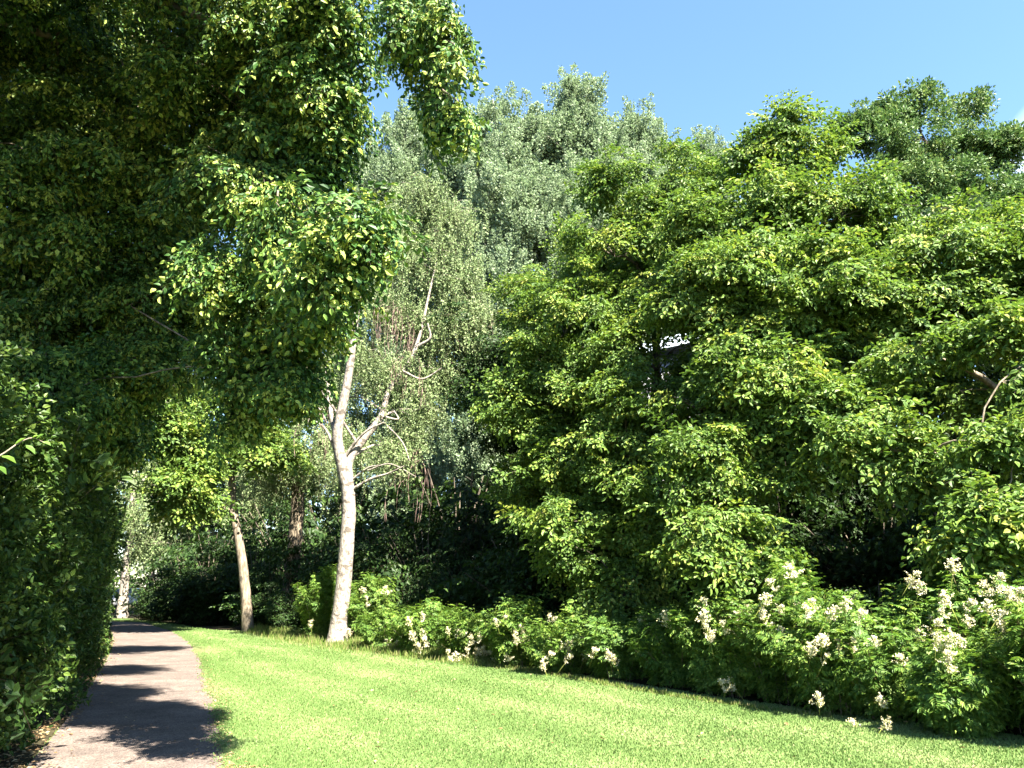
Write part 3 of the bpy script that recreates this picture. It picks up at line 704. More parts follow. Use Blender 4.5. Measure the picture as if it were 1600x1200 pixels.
BL = [lobe(690, 330, 23.4, 75, 60), lobe(640, 390, 23, 90, 60), lobe(715, 420, 23.4, 55, 70), lobe(600, 470, 22.6, 70, 50), lobe(670, 500, 23.2, 70, 50), lobe(610, 570, 22.4, 70, 50), lobe(650, 640, 22.4, 50, 60), lobe(620, 700, 22.2, 40, 40),
      lobe(540, 540, 22.8, 50, 60), lobe(720, 500, 23.4, 45, 50), lobe(500, 620, 22.9, 30, 40), lobe(590, 330, 22.8, 50, 60), lobe(650, 290, 23, 60, 40), lobe(740, 480, 23.6, 40, 60), lobe(690, 580, 23.4, 50, 50)]
BL = [(c * np.array([1.0, 1.0, 1.0]) + np.array([-0.05, 1.1, 0.25]), r * 0.92) for c, r in BL]
skel = np.concatenate([l1[0], l2[0]])
order = np.argsort(skel[:, 2])
(v, q), (V, Q, T) = grow(l2[0], l2[1] * 0.6, BL, 350, 11, WEEP, lift=0.15, tmin=0.3, bough_r=0.012, hang=True, rin=0.3, jit=0.15, scale=(0.7, 1.25))
part('branches', v, q, root, B_['pale'], smooth=True)
part('crown', V, Q, root, G['birch'], T)
M_DEAD = bark_mat('dead_twig', (0.22, 0.14, 0.12), (0.36, 0.26, 0.22))
for px, py in ((600, 470), (612, 475), (622, 480), (630, 490), (640, 540), (625, 560), (505, 640), (490, 650), (650, 700), (630, 745), (632, 560), (618, 480), (608, 478), (660, 720)):
    g2 = at(px, py, 22.0) + rng.normal(size=(9, 3)) * 0.07
    a = rng.uniform(0, 6.28, 9)
    V, Q, T = place(WEEP_BARE, g2, np.stack([np.cos(a) * 0.5, np.sin(a) * 0.5, 0 * a], -1), np.tile([0, 0, 1.0], (9, 1)), rng.uniform(0.8, 1.4, 9))
    o = part('dead_twig', V, Q, root, M_DEAD, None); o['label'] = 'hanging bare reddish dead twigs'

# ------------------------------------------------------------------ other trees along the path
tp, tr = trunk_px([(388, 990), (384, 930), (376, 860), (366, 800), (362, 750), (362, 680), (350, 600)], 29.3, [0.24, 0.19, 0.165, 0.15, 0.13, 0.11, 0.07])
LB = [lobe(250, 680, 27, 60, 45), lobe(310, 700, 27.6, 50, 45), lobe(240, 600, 26.5, 60, 50), lobe(330, 620, 28, 50, 50), lobe(230, 500, 27, 60, 50), lobe(310, 520, 28.5, 70, 50), lobe(290, 770, 27, 55, 40), lobe(430, 710, 29, 45, 30), lobe(390, 680, 29.5, 45, 40), lobe(300, 420, 28, 80, 50)]
tree('lime_tree', 'tree beside the path with a leaning buff trunk half in shade', 'tree', at(388, 990, 29.3), tp, tr, LB, 210, 9, HB_FAR, 'hornbeam', 'grey', lift=0.12, pitch=-0.2, tmin=0.3, rin=0.35, scale=(1.2, 1.8), psd=0.5)
tp, tr = trunk_px([(455, 985), (457, 900), (461, 840), (466, 775), (460, 720), (470, 640), (480, 560)], 31.5, [0.34, 0.30, 0.29, 0.27, 0.2, 0.14, 0.08])
LB = [lobe(430, 720, 31.5, 50, 40), lobe(490, 700, 31, 50, 50), lobe(460, 620, 31.5, 60, 50), lobe(510, 720, 31, 40, 40), lobe(500, 580, 32, 70, 60), lobe(410, 740, 32, 40, 30), lobe(560, 700, 32, 60, 50), lobe(460, 520, 32, 80, 60)]
tree('willow_tree', 'tree with a dark deeply furrowed trunk behind the bushes, left of the white birch', 'tree', at(455, 985, 31.5), tp, tr, LB, 150, 9, WEEP, 'birch', 'furrow', lift=0.12, tmin=0.3, rin=0.3, hang=True, scale=(0.9, 1.4), wob=0.10)
for px, Y, LBs, lab in ((405, 43, [(400, 780, 43, 60, 50), (420, 690, 43, 70, 60), (400, 590, 43, 80, 70), (390, 490, 43, 80, 70)], 'pale leafy tree in the background behind and between the two left trunks'),
                        (300, 50, [(300, 800, 50, 60, 50), (310, 720, 50, 70, 60), (290, 620, 50, 80, 70)], 'pale leafy tree far behind the bushes of the path bend'),
                        (540, 41, [(545, 760, 41, 60, 60), (560, 660, 41, 60, 60), (520, 560, 41, 70, 80), (530, 430, 41, 70, 90)], 'pale leafy tree in the background directly behind the forked birch trunk')):
    x, y = at(px, 600, Y)[:2]; tp, tr = trunk_to(x, y, at(LBs[-1][0], LBs[-1][1], Y), 0.22, 0.05)
    tree('birch_tree', lab, 'tree', (x, y), tp, tr, [lobe(*l) for l in LBs], 170, 9, WEEP, 'birch', 'pale', lift=0.1, tmin=0.3, rin=0.3, hang=True, scale=(1.2, 1.9))
tp, tr = trunk_px([(191, 966), (193, 930), (198, 880), (206, 800), (215, 700)], 41.5, [0.34, 0.24, 0.21, 0.17, 0.10])
LB = [lobe(215, 800, 41, 45, 35), lobe(240, 850, 42, 35, 25), lobe(190, 740, 42, 70, 50), lobe(260, 740, 43, 60, 50), lobe(230, 640, 43, 80, 60)]
tree('birch_tree', 'far pale trunk standing in front of the white car where the path bends', 'tree', at(191, 966, 41.5), tp, tr, LB, 110, 8, WEEP, 'birch', 'pale', lift=0.12, tmin=0.3, rin=0.3, hang=True, scale=(1.1, 1.7))
tp, tr = trunk_px([(234, 955), (236, 920), (240, 860), (250, 780), (255, 700)], 47, [0.2, 0.16, 0.15, 0.12, 0.06])
LB = [lobe(255, 850, 47, 40, 30), lobe(280, 800, 47, 50, 40), lobe(225, 830, 48, 35, 30), lobe(270, 700, 48, 70, 60), lobe(330, 840, 47, 40, 40)]
tree('birch_tree', 'slender far tree just right of the pale trunk by the car', 'tree', at(234, 955, 47), tp, tr, LB, 100, 8, WEEP, 'birch', 'pale', lift=0.12, tmin=0.3, rin=0.3, hang=True, scale=(1.1, 1.7))

# trees beyond the hedge and border, their shade put into the dark leaf colour
for x, y, h, lab in ((-11.0, 13.6, 8.6, 'shaded tree rising right behind the near half of the hedge'), (-13.5, 15.5, 9.0, 'shaded tree standing behind the hedge close to the left edge'), (-18.0, 24.0, 11.0, 'shaded tree behind the far half of the hedge'), (-24.0, 33.0, 12.0, 'shaded tree behind the hedge end near the path bend'),
    (2.5, 25.0, 10.0, 'dark tree at the back of the shady gap beside the broad hornbeam'), (7.5, 23.5, 11.0, 'dark tree filling the background behind the broad and tall hornbeams'), (11.0, 25.5, 12.0, 'dark tree far behind the gap between the tall hornbeam and the right edge'), (12.5, 21.0, 10.5, 'dark tree behind the black hollow at the right'), (17.0, 19.0, 10.0, 'dark tree behind the branches at the right edge')):
    tp, tr = trunk_to(x, y, (x + 0.6, y, h * 0.85), 0.25, 0.06)
    LB = [lob(x + rng.normal() * 1.2, y + rng.normal() * 1.2, z, 2.6, 2.6, 1.5) for z in np.linspace(1.8, h, 8)] + [lob(x + 2.2, y + 0.5, 4.4, 1.8, 1.8, 1.1)]
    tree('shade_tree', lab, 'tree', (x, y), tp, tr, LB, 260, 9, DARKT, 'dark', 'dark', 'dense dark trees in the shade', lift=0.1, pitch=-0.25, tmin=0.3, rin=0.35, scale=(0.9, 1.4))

# ------------------------------------------------------------------ silver poplars, birch and oak in the background
for px, Y, LBs, lab in (
    (640, 40, [(640, 200, 40, 40, 50), (625, 270, 39, 70, 70), (650, 370, 40, 80, 80), (610, 470, 40, 80, 80), (575, 260, 40.5, 45, 60), (700, 250, 39, 45, 70), (700, 380, 39, 60, 90), (630, 600, 40, 90, 90), (640, 740, 40, 90, 90)], 'silvery poplar at the left end of the tall row, behind the hanging branch'),
    (770, 37, [(770, 165, 37, 36, 45), (765, 250, 36.5, 65, 70), (780, 350, 36, 75, 80), (770, 470, 36, 75, 80), (715, 210, 37.5, 40, 45), (830, 200, 38, 42, 60), (825, 320, 37.5, 55, 90), (770, 590, 36, 70, 80), (750, 720, 36, 70, 80)], 'silvery poplar directly behind the birch crown'),
    (895, 38, [(900, 140, 38, 40, 42), (860, 190, 38, 50, 50), (935, 200, 38, 50, 55), (890, 290, 37.5, 90, 80), (880, 390, 37, 95, 80), (960, 300, 38.5, 60, 90), (880, 520, 38, 90, 90), (860, 680, 38, 80, 90)], 'tallest silvery poplar at the middle of the row'),
    (1000, 40, [(995, 195, 40, 36, 38), (1030, 230, 40, 30, 40), (1000, 280, 39.5, 70, 65), (1010, 380, 40, 80, 80), (1000, 520, 40, 80, 90)], 'silvery poplar at the right end of the row above the hornbeam'),
    (1110, 46, [(1110, 240, 46, 26, 34), (1110, 310, 46, 50, 60), (1110, 450, 46, 60, 90)], 'small greyish far tree whose tip shows between the poplars and hornbeam')):
    x, y = at(px, 600, Y)[:2]; top = at(LBs[0][0], LBs[0][1] - 10, Y)
    tp, tr = trunk_to(x, y, top, 0.42, 0.04, 0.4)
    tree('poplar_tree', lab, 'tree', (x, y), tp, tr, [lobe(l[0], l[1] + (36 if l[1] < 330 and px < 1100 else 0), *l[2:]) for l in LBs], 420 if px < 1100 else 110, 11, POP, 'poplar', 'poplar', 'silver poplars in the background', lift=-0.05, tmin=0.3, upright=True, rin=0.15, scale=(0.7, 1.5), bough_r=0.02, jit=0.45, yaw=(10, 70))
Lo = [lobe(1430, 165, 30, 60, 30), (lobe(1520, 165, 30, 45, 28)), lobe(1360, 200, 30, 45, 30), lobe(1450, 220, 29.5, 110, 40), lobe(1540, 235, 30, 50, 45), lobe(1430, 290, 29.5, 110, 40), lobe(1530, 310, 29.5, 60, 50), lobe(1325, 190, 30, 18, 14), lobe(1570, 390, 28, 60, 60), lobe(1480, 370, 29, 90, 50), lobe(1600, 300, 29, 40, 50), lobe(1580, 230, 29.5, 35, 40), lobe(1400, 180, 30, 30, 25), lobe(1440, 140, 30, 12, 12), lobe(1560, 340, 29, 70, 60), lobe(1600, 430, 28, 60, 60), lobe(1480, 300, 29.4, 70, 50)]
tp, tr = trunk_to(*at(1450, 900, 30)[:2], at(1450, 230, 30), 0.40, 0.08)
tree('oak_tree', 'olive green oak with a ragged top against the sky at the right', 'tree', (tp[0][0], tp[0][1]), tp, tr, Lo, 340, 9, OAKT, 'oak', 'dark', lift=0.05, tmin=0.4, rin=0.45, scale=(0.9, 1.4), bough_r=0.025, jit=0.15)

# ------------------------------------------------------------------ shrubs under the trees
SH = []
for v_ in range(3):
    r_ = thing('understory_shrub', (0, 0, 0), 'x', 'shrub')
    g = Geo(); pos, dirs, ups, scl = [], [], [], []
    for k in range(26):
        a = rng.uniform(0, 6.28); rr_ = 1.0 * math.sqrt(rng.random()); h = rng.uniform(0.5, 1.0) * (1.05 - 0.35 * rr_)
        tip = np.array([math.cos(a) * rr_ * 1.0, math.sin(a) * rr_ * 1.0, h * 2.0])
        q_ = spline([(0.15 * math.cos(a), 0.15 * math.sin(a), -0.05), (tip[0] * 0.45, tip[1] * 0.45, tip[2] * 0.6), tip], 8)
        g.tube(q_, np.linspace(0.018, 0.005, 8), 4)
        for i in range(10):
            f_ = rng.uniform(0.2, 1) * 7; a_ = min(int(f_), 6); p = q_[a_] + (q_[a_ + 1] - q_[a_]) * (f_ - a_)
            b = a + rng.normal() * 0.9
            pos.append(p); dirs.append((math.cos(b), math.sin(b), -0.1 + rng.normal() * 0.2)); ups.append((math.cos(b) * 0.2, math.sin(b) * 0.2, 1)); scl.append(rng.uniform(0.55, 0.9))
    V, Q, T = place(DARKT, np.array(pos), np.array(dirs), np.array(ups), np.array(scl))
    V[:, 2] = np.maximum(V[:, 2], 0.03)
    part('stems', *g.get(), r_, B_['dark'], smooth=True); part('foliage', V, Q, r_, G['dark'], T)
    SH.append(r_)
spots = [ # px, Y, scale xy, scale z, label
    (262, 38.5, 1.3, 1.2, 'low dark shrub beside the path where it bends, next to the pale far trunk'), (292, 36.0, 1.5, 1.6, 'rounded dark shrub on the right of the path bend'),
    (335, 34.5, 1.7, 1.6, 'dark shrub just left of the leaning buff trunk'), (425, 31.0, 1.4, 1.2, 'leafy shrub between the leaning buff trunk and the furrowed trunk'),
    (290, 42.0, 2.0, 2.2, 'taller bush behind the shrubs of the path bend'), (330, 39.0, 2.4, 2.6, 'tall dark bush behind the leaning buff trunk'),
    (450, 41.0, 3.2, 4.2, 'tall dark thicket far behind the furrowed trunk'), (520, 39.0, 3.2, 4.0, 'tall dark thicket seen just left of the white birch'),
    (470, 27.5, 1.1, 0.9, 'small shrub in front of the furrowed trunk'),
    (400, 35.0, 2.0, 2.2, 'tall dark bush between and behind the two left trunks'), (530, 31.0, 2.2, 2.6, 'dark bush behind the white birch trunk'), (600, 27.5, 1.9, 2.1, 'dark spreading bush just right of the white birch trunk'),
    (665, 26.0, 1.9, 2.3, 'dark bush in the shade midway between birch and hornbeam'), (735, 24.0, 1.5, 1.6, 'low dark bush in the shade left of the hornbeam'), (715, 30.0, 3.4, 3.6, 'tall dark bush at the back of the shady gap'),
    (830, 21.5, 1.9, 2.2, 'dark bush under the left side of the hornbeam'), (940, 20.5, 2.2, 2.4, 'dark bush under the broad hornbeam'), (1090, 19.5, 2.3, 2.2, 'dark bush between the broad and the tall hornbeam'),
    (1230, 20.5, 2.4, 2.4, 'dark bush at the back of the black hollow, left'), (1380, 19.0, 2.3, 2.2, 'dark bush at the back of the black hollow, right'), (1365, 12.6, 0.85, 1.0, 'bushy sapling in front of the black hollow'),
    (1540, 17.0, 2.3, 2.4, 'dark bush behind the rightmost flowers'), (1590, 12.5, 0.9, 0.9, 'dark bush at the right edge behind the flowers'), (1160, 27.0, 3.0, 3.6, 'big dark bush far behind the hornbeams, left'), (1400, 26.0, 3.0, 3.6, 'big dark bush far behind the hornbeams, right')]
for i_, (px, Y, s1, s2, lab) in enumerate(spots):
    c = SH[i_ % 3] if i_ < 3 else copy_tree(SH[i_ % 3])
    p = at(px, 900, Y); c.location = (p[0], p[1], 0); c.rotation_euler = (0, 0, rng.uniform(0, 6.28)); c.scale = (s1, s1, s2)
    tag(c, lab, 'shrub', 'dark shrubs under the trees')

# distant wood behind everything, one mass
n = 6500
x = rng.uniform(-75, 62, n); y = rng.uniform(44, 58, n) - 0.0 * x; z = 14.0 * rng.random(n) ** 0.9
left = rng.random(n) < 0.28
x = np.where(left, rng.uniform(-60, -26, n), x); y = np.where(left, rng.uniform(30, 52, n), y)
P = np.stack([x, y, z * (0.75 + 0.25 * np.sin(x * 0.45) ** 2)], -1)
P = np.concatenate([P, np.stack([rng.uniform(-58, -20, 1500), rng.uniform(74, 86, 1500), 16 * rng.random(1500)], -1)])
pp = P[(np.abs(P[:, 0] + 26.8) > 4.2) | (P[:, 1] > 66)]
a = rng.uniform(0, 6.28, len(pp))
V, Q, T = place(DARKT, pp, np.stack([np.cos(a), np.sin(a), -0.2 + 0 * a], -1), np.tile([0, -0.3, 1.0], (len(pp), 1)), rng.uniform(2.0, 3.4, len(pp)))
V[:, 2] = np.maximum(V[:, 2], 0.02)
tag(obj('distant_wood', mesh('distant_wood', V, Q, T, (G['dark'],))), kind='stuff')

# ------------------------------------------------------------------ hedge along the path
HB = [p.copy() for p in PL[:-1]]
hb = spline(HB, 300); hb[:, 0] -= 0.0
tg = nrm(np.gradient(hb, axis=0)); nl = np.stack([-tg[:, 1], tg[:, 0], 0 * tg[:, 0]], -1)    # to the left, away from the path
seg = np.concatenate([[0], np.cumsum(np.linalg.norm(np.diff(hb, axis=0), axis=1))])
n = 7600
s_ = rng.uniform(3.0, seg[-1] - 2, n); s_ = np.where(rng.random(n) < 0.45, rng.uniform(6, 24, n), s_)
k = np.clip(np.searchsorted(seg, s_), 0, 299)
Ht = 3.15 + 0.25 * np.sin(s_ * 1.3) + 0.15 * np.sin(s_ * 3.1)
zz = Ht * rng.random(n) ** 0.85
bulge = 0.16 * np.sin(s_ * 2.1 + zz * 1.7) + 0.12 * np.sin(s_ * 4.7 - zz * 2.9) + 0.10 * np.sin(zz * 4 + s_)
top = rng.random(n) < 0.16
zz = np.where(top, Ht + rng.normal(size=n) * 0.08, zz)
dp = np.where(top, rng.uniform(0.3, 1.3, n), 0.30 + np.interp(s_, [0, 11, 12.5, 20, 36], [0.8, 0.6, 0.15, 0, 0.75]) + bulge + np.abs(rng.normal(size=n)) * 0.22)
P = hb[k] + nl[k] * dp[:, None]; P[:, 2] = zz + 0.05
outd = -nl[k] + np.stack([np.zeros(n), np.zeros(n), np.where(top, 1.2, 0.35)], -1) + rng.normal(size=(n, 3)) * 0.45
V, Q, T = place(HEDGT, P, outd, np.tile([0, 0, 1.0], (n, 1)) + rng.normal(size=(n, 3)) * 0.3, rng.uniform(0.8, 1.35, n))
V[:, 2] = np.maximum(V[:, 2], 0.012)
root = thing('hedge', (hb[150][0], hb[150][1], 0), 'tall leafy hedge in shade along the left of the path', 'hedge')
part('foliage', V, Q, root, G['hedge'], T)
g = Geo()
for s0 in np.arange(4, seg[-1] - 2, 0.35):
    k0 = int(np.clip(np.searchsorted(seg, s0), 0, 299)); b = hb[k0] + nl[k0] * (0.75 + rng.normal() * 0.08)
    g.tube(spline([b + [0, 0, -0.05], b + np.array([rng.normal() * 0.12, rng.normal() * 0.12, 1.2]), b + np.array([rng.normal() * 0.25, rng.normal() * 0.25, 2.5])], 7), np.linspace(0.028, 0.01, 7), 5)
part('stems', *g.get(), root, B_['dark'], smooth=True)
n = 2600                                          # dense inner twigs and old leaves
s_ = rng.uniform(3, seg[-1] - 2, n); k = np.clip(np.searchsorted(seg, s_), 0, 299)
P = hb[k] + nl[k] * rng.uniform(0.6, 1.2, n)[:, None]; P[:, 2] = rng.uniform(0.05, 2.6, n)
V, Q, T = place(HEDGT, P, rng.normal(size=(n, 3)), np.tile([0, 0, 1.0], (n, 1)) + rng.normal(size=(n, 3)) * 0.5, rng.uniform(1.4, 2.2, n))
V[:, 2] = np.maximum(V[:, 2], 0.012)
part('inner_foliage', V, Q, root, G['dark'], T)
# one long shoot leaning out at the left edge
sp = spline([at(-60, 745, 4.3), at(0, 712, 4.35), at(28, 693, 4.4), at(50, 684, 4.45), at(70, 692, 4.5)], 14)
g = Geo(); g.tube(sp, np.linspace(0.006, 0.002, 14), 5)
part('shoot', *g.get(), root, B_['grey'], smooth=True)
lp = np.array([at(2, 712, 4.35), at(22, 696, 4.4), at(40, 695, 4.4), at(50, 684, 4.45), at(56, 686, 4.45), at(66, 690, 4.5), at(-5, 728, 4.35)])
ld = np.array([at(22, 718, 4.3), at(36, 684, 4.4), at(54, 706, 4.4), at(58, 680, 4.45), at(66, 678, 4.45), at(78, 694, 4.5), at(8, 736, 4.3)]) - lp
V, Q, K = leaves(lp, ld, np.tile([0.1, -0.5, 0.9], (7, 1)), np.linalg.norm(ld, axis=1) * 1.15, 0.036, True)
o = part('shoot_leaves', V, Q, root, G['spirea'], np.repeat(rng.uniform(0.3, 0.6, 7), K))

# ------------------------------------------------------------------ flowering shrubs of the border
def plume_mesh():
    rows = []
    L = 0.24
    for k in range(11):
        zb = L * rng.uniform(0.0, 0.9); az = rng.uniform(0, 6.28); bl = 0.10 * (1.05 - zb / L) * rng.uniform(0.5, 1.3) + 0.02
        bd = nrm(np.array([math.cos(az), math.sin(az), 0.55 + 0.4 * rng.random()]))
        for i in range(20):
            f = rng.random(); p = np.array([0, 0, zb]) + bd * bl * f + rv(0.009)
            rows.append((p, rv(1.0) + np.array([0, 0, 0.5]), rv(1.0), 0.016 * rng.uniform(0.7, 1.5), 0.015, rng.uniform(0.0, 0.85)))
    for i in range(8):
        a = rng.uniform(0, 6.28); z = rng.uniform(0, 0.13)
        rows.append(((0, 0, z), (math.cos(a), math.sin(a), 0.7), (0, 0.3, 1), 0.075, 0.005, 1.0))
    rows.append(((0, 0, -0.22), (0, 0.02, 1), (1, 0, 0), 0.42, 0.009, 1.0))
    t = Tmpl(rows, False)
    return mesh('flower_plume', t.V, t.Q, t.t, (G['plume'],))
PM = [plume_mesh() for _ in range(5)]

def flowering(x, y, h, r, lab, nst, tintb=0.0):
    root = thing('flowering_shrub', (x, y, 0), lab, 'shrub', 'cream flowering shrubs of the border')
    g = Geo(); pos, dirs, ups, scl = [], [], [], []
    for k in range(nst):
        a = rng.uniform(0, 6.28); rr_ = r * math.sqrt(rng.random()); hh_ = h * rng.uniform(0.55, 1.12) * (1.0 - 0.35 * (rr_ / r) ** 2)
        tip = np.array([x + math.cos(a) * rr_ * 1.15, y + math.sin(a) * rr_ * 1.15, hh_])
        q_ = spline([(x + math.cos(a) * rr_ * 0.5, y + math.sin(a) * rr_ * 0.5, -0.03), (x + math.cos(a) * rr_ * 0.75, y + math.sin(a) * rr_ * 0.75, hh_ * 0.6), tip], 7)
        g.tube(q_, np.linspace(0.008, 0.003, 7), 4)
        m = int(5 + hh_ * 6)
        for i in range(m):
            f_ = (0.04 + 0.96 * (i + rng.random()) / m) * 5.99; a_ = int(f_); p = q_[a_] + (q_[a_ + 1] - q_[a_]) * (f_ - a_)
            b = rng.uniform(0, 6.28); e = 0.9 if i < m - 1 else 0.2
            pos.append(p); dirs.append((math.cos(b) * e, math.sin(b) * e, 0.8)); ups.append(rv(1)); scl.append(rng.uniform(0.55, 0.95))
    V, Q, T = place(PINN, np.array(pos), np.array(dirs), np.array(ups), np.array(scl), rng.normal(size=len(pos)) * 0.12 + tintb)
    V[:, 2] = np.maximum(V[:, 2], 0.015)
    part('stems', *g.get(), root, B_['grey'], smooth=True); part('foliage', V, Q, root, G['spirea'], T)
    return root
FS = [ # px, Y, height, radius, stems, label
    (505, 24.6, 2.1, 0.85, 46, 'tall yellow-green shrub directly left of the white birch trunk'), (572, 23.6, 1.75, 0.8, 46, 'bushy shrub with a few blossoms directly right of the white birch trunk'),
    (600, 21.3, 0.95, 0.6, 36, 'low shrub at the left tip of the blossom border'), (662, 20.3, 1.05, 0.75, 44, 'low mound with pale blossoms in front of the shady gap, left'), (735, 19.0, 1.0, 0.75, 44, 'low mound with blossoms along its foot in front of the shady gap, right'),
    (810, 17.6, 1.15, 0.75, 44, 'mound topped with pale blossoms at the left foot of the broad hornbeam'), (885, 16.3, 1.0, 0.7, 42, 'low mound with scattered blossoms below the broad hornbeam'), (965, 15.2, 1.0, 0.62, 36, 'sparse grey-green mound where the hornbeam sweeps down to the lawn'),
    (1060, 13.9, 1.1, 0.7, 42, 'dark green mound right of the sweeping hornbeam branches'), (1140, 12.9, 1.45, 0.75, 50, 'dense mound with a cluster of big cream plumes below the tall hornbeam'), (1225, 12.2, 1.65, 0.75, 52, 'tall bright mound whose plumes rise against the black hollow'),
    (1300, 11.2, 1.35, 0.7, 48, 'bright mound with round cream heads left of the sapling'), (1385, 10.7, 1.15, 0.65, 44, 'lower leafy mound in front of the sapling with plumes near the lawn'), (1450, 11.2, 1.6, 0.7, 48, 'tall loose mound with a pair of high plumes right of the sapling'),
    (1525, 10.6, 1.6, 0.75, 54, 'tall mound with many cream plumes near the right edge'), (1600, 9.9, 1.5, 0.8, 54, 'mound with plumes cut by the right edge'), (1480, 9.7, 0.95, 0.55, 34, 'low leafy mound at the lawn edge, lower right'), (1690, 8.9, 1.4, 0.8, 40, 'mound of the border beyond the right edge')]
SHR = []
for px, Y, h, r_, ns, lab in FS:
    Y -= 0.7 if 600 < px < 1000 else 0.3
    p = at(px, 1000, Y)
    SHR.append((flowering(p[0], p[1], h, r_, lab, ns, -0.1 if 'dark green' in lab or 'grey-green' in lab else 0.05), p, r_))
PLUME_PX = [(1237, 893), (1205, 916), (1196, 938), (1270, 945), (1321, 945), (1112, 993), (1130, 984), (1100, 966), (1150, 965), (1165, 958), (1262, 955), (1272, 1010), (1311, 1010), (1290, 1030), (1422, 910), (1438, 918), (1428, 902), (1490, 885),
    (1515, 948), (1512, 968), (1543, 920), (1560, 915), (1578, 925), (1562, 962), (1566, 978), (1560, 1004), (1593, 932), (1470, 1008), (1408, 1030), (1446, 1068), (1432, 1074), (1374, 1097), (1280, 1094), (1336, 1136), (1386, 1128), (1142, 1070),
    (1128, 1072), (815, 985), (824, 1000), (806, 1000), (862, 965), (880, 1010), (916, 1026), (928, 1022), (850, 1040), (1006, 975), (606, 1005), (622, 1006), (648, 998), (640, 972), (660, 965), (700, 1026), (712, 1028), (730, 1022), (744, 1022), (758, 1018), (770, 1028),
    (775, 972), (790, 968), (566, 922), (604, 924), (572, 944), (545, 990), (655, 1018), (700, 985), (720, 990), (1220, 950), (1180, 985), (1345, 970), (1500, 1000), (1585, 1010), (1480, 1040), (1040, 968), (1045, 975), (888, 1018), (486, 976)]
for _ in range(46):                              # more heads along the low stretch and the tall right part
    t_ = rng.random()
    if rng.random() < 0.6: PLUME_PX.append((615 + 350 * t_, 985 + 45 * t_ + rng.uniform(-22, 26)))
    else: PLUME_PX.append((1080 + 510 * t_, 985 + rng.uniform(-55, 60)))
used = 0
for px, py in PLUME_PX:
    # the nearest shrub in the picture's plan carries the plume, on its near face
    best = min(SHR, key=lambda s: abs((s[1][0] / s[1][1]) - (px - 800) / FPX / (math.cos(PITCH) - (600 - py) / FPX * math.sin(PITCH))) * 3 + (0.0))
    rt, c, r_ = best
    Yp = c[1] - r_ * rng.uniform(0.9, 1.25)
    p = at(px, py, Yp)
    if p[2] < 0.12: p = at(px, py, max(5, Yp - 0.5))
    o = obj('flower_plume', PM[used % 5], rt); used += 1
    d = Vector((rng.normal() * 0.35, -0.35 + rng.normal() * 0.3, 1)).normalized()
    o.location = Vector(p) - rt.location - d * 0.10
    o.rotation_euler = d.to_track_quat('Z', 'Y').to_euler()
    s0 = rng.uniform(0.9, 1.35) * (1.0 + 0.02 * (Yp - 9)); s0 *= 0.86; o.scale = (s0 * rng.uniform(0.9, 1.4), s0 * rng.uniform(0.9, 1.4), s0 * rng.uniform(0.75, 1.05))

# ------------------------------------------------------------------ white car beyond the path's bend
M_WHITE, M_GLASS, M_TYRE, M_RIM = plain('white_paint', (0.78, 0.79, 0.80), 0.25), plain('car_glass', (0.03, 0.045, 0.06), 0.08), plain('tyre_rubber', (0.02, 0.02, 0.02), 0.8), plain('alloy', (0.45, 0.46, 0.48), 0.35, 0.8)
cp = at(205, 940, 58.0); cz = R(12)
car = thing('parked_car', (cp[0], cp[1], 0), 'white car parked beyond the path bend behind the far pale trunk', 'car')
car.rotation_euler = (0, 0, cz)
def loft(secs, name, mat, parent):
    """secs: list of (z, list of x, half width) outlines along the car, lofted upwards"""
    V, Q = [], []
    n_ = len(secs[0][1]) * 2
    for z_, xs, hw in secs:
        V += [(x_, -hw, z_) for x_ in xs] + [(x_, hw, z_) for x_ in xs[::-1]]
    for a_ in range(len(secs) - 1):
        for b in range(n_):
            Q.append([a_ * n_ + b, a_ * n_ + (b + 1) % n_, (a_ + 1) * n_ + (b + 1) % n_, (a_ + 1) * n_ + b])
    m_ = len(V) - n_
    h_ = n_ // 2
    for b in range(h_ - 1):
        Q.append([m_ + b, m_ + b + 1, m_ + n_ - 2 - b, m_ + n_ - 1 - b]); Q.append([b, n_ - 1 - b, n_ - 2 - b, b + 1])
    return obj(name, mesh(name, np.array(V, float), np.array(Q), None, (mat,)), parent)
loft([(0.28, (-2.05, -1, 0, 1, 2.05), 0.80), (0.55, (-2.12, -1, 0, 1, 2.15), 0.87), (0.80, (-2.08, -1, 0, 1, 2.05), 0.86), (0.92, (-1.98, -1, 0, 0.95, 1.5), 0.80)], 'body', M_WHITE, car)
cab = loft([(0.922, (-1.95, -1, 0, 0.6, 1.05), 0.76), (1.36, (-1.55, -0.9, -0.3, 0.1, 0.35), 0.64)], 'windows', M_GLASS, car)
loft([(1.362, (-1.58, -0.9, -0.3, 0.1, 0.38), 0.65), (1.42, (-1.5, -0.9, -0.3, 0.1, 0.28), 0.60)], 'roof', M_WHITE, car)
an = np.linspace(0, 2 * math.pi, 20, endpoint=False)
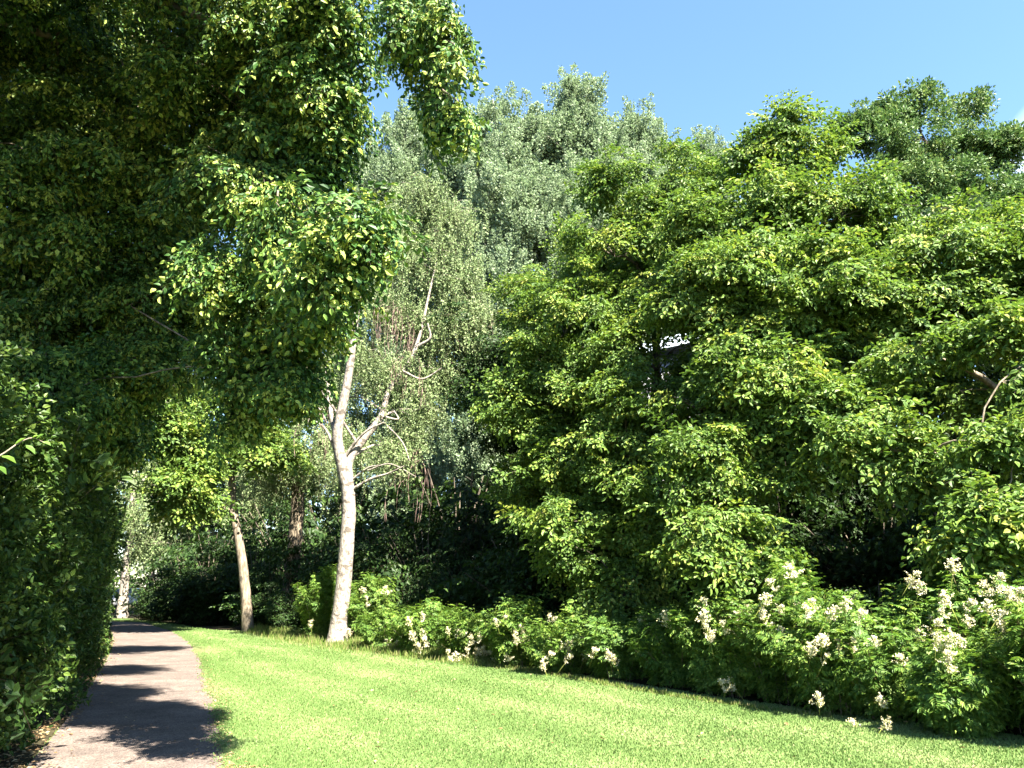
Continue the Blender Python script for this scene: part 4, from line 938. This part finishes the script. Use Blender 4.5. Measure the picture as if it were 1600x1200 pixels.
for wx in (-1.3, 1.32):
    for wy in (-0.80, 0.80):
        def disc(rads, ys):
            V = np.concatenate([[(r__ * math.cos(t_), y_, r__ * math.sin(t_)) for t_ in an] for r__, y_ in zip(rads, ys)])
            k_ = len(rads); ii = np.arange(k_ - 1)[:, None] * 20; jj = np.arange(20)[None]
            return V, np.stack([ii + jj, ii + (jj + 1) % 20, ii + 20 + (jj + 1) % 20, ii + 20 + jj], -1).reshape(-1, 4)
        w = obj('wheel', None, car, (wx, wy, 0.32))
        s__ = 1 if wy > 0 else -1
        obj('tyre', mesh('tyre', *disc((0.20, 0.31, 0.32, 0.32, 0.31, 0.20), (-0.1, -0.1, -0.08, 0.08, 0.1, 0.1)), None, (M_TYRE,)), w)
        obj('rim', mesh('rim', *disc((0.005, 0.06, 0.17, 0.20), (0.085 * s__, 0.09 * s__, 0.07 * s__, 0.095 * s__)), None, (M_RIM,)), w)

# ------------------------------------------------------------------ house glimpsed through the hornbeam
hp = at(1050, 545, 33.0)
house = thing('house', (hp[0] + 3, hp[1] + 3, 0), 'grey house behind the hornbeams, only a pale blue eave showing between leaves', 'house')
M_WALL, M_ROOF, M_FASC = plain('grey_render', (0.30, 0.30, 0.31), 0.8), plain('slate', (0.10, 0.12, 0.15), 0.6), plain('pale_blue_fascia', (0.62, 0.74, 0.84), 0.45)
zt = hp[2]
def hpart(name, g_, mat, parent=house):
    v_, q_ = g_.get(); return part(name, v_, q_, house, mat)
g = Geo(); g.box((hp[0] + 3, hp[1] + 3.2, zt / 2 - 0.2), (4.5, 3.0, zt / 2 - 0.2)); hpart('wall', g, M_WALL)
g = Geo()
x0, x1, y0, y1 = hp[0] - 2.2, hp[0] + 8.2, hp[1] - 0.4, hp[1] + 6.8
V = np.array([(x0, y0, zt - 0.5), (x1, y0, zt + 1.9), (x1, y1, zt + 1.9), (x0, y1, zt - 0.5), (x0, y0, zt - 0.36), (x1, y0, zt + 2.04), (x1, y1, zt + 2.04), (x0, y1, zt - 0.36)])
g.add(V, [[0, 3, 2, 1], [4, 5, 6, 7], [0, 1, 5, 4], [1, 2, 6, 5], [2, 3, 7, 6], [3, 0, 4, 7]]); hpart('roof', g, M_ROOF)
g = Geo(); y2 = y0 - 0.05
V = np.array([(x0, y2, zt - 0.52), (x1, y2, zt + 1.88), (x1, y0 - 0.003, zt + 1.88), (x0, y0 - 0.003, zt - 0.52), (x0, y2, zt - 0.02), (x1, y2, zt + 2.38), (x1, y0 - 0.003, zt + 2.38), (x0, y0 - 0.003, zt - 0.02)])
g.add(V, [[0, 3, 2, 1], [4, 5, 6, 7], [0, 1, 5, 4], [1, 2, 6, 5], [2, 3, 7, 6], [3, 0, 4, 7]]); hpart('eave', g, M_FASC)
for wx in (-2.6, 0, 2.6):
    for wz in (2.0, 5.0, 8.0):
        g = Geo(); g.box((hp[0] + 3 + wx, hp[1] + 0.19, wz), (0.55, 0.03, 0.75)); w = hpart('window', g, M_GLASS)
        g = Geo(); g.box((hp[0] + 3 + wx, hp[1] + 0.15, wz - 0.82), (0.65, 0.06, 0.05)); v_, q_ = g.get()
        obj('sill', mesh('sill', v_ - np.array(house.location), q_, None, (M_WALL,)), w)
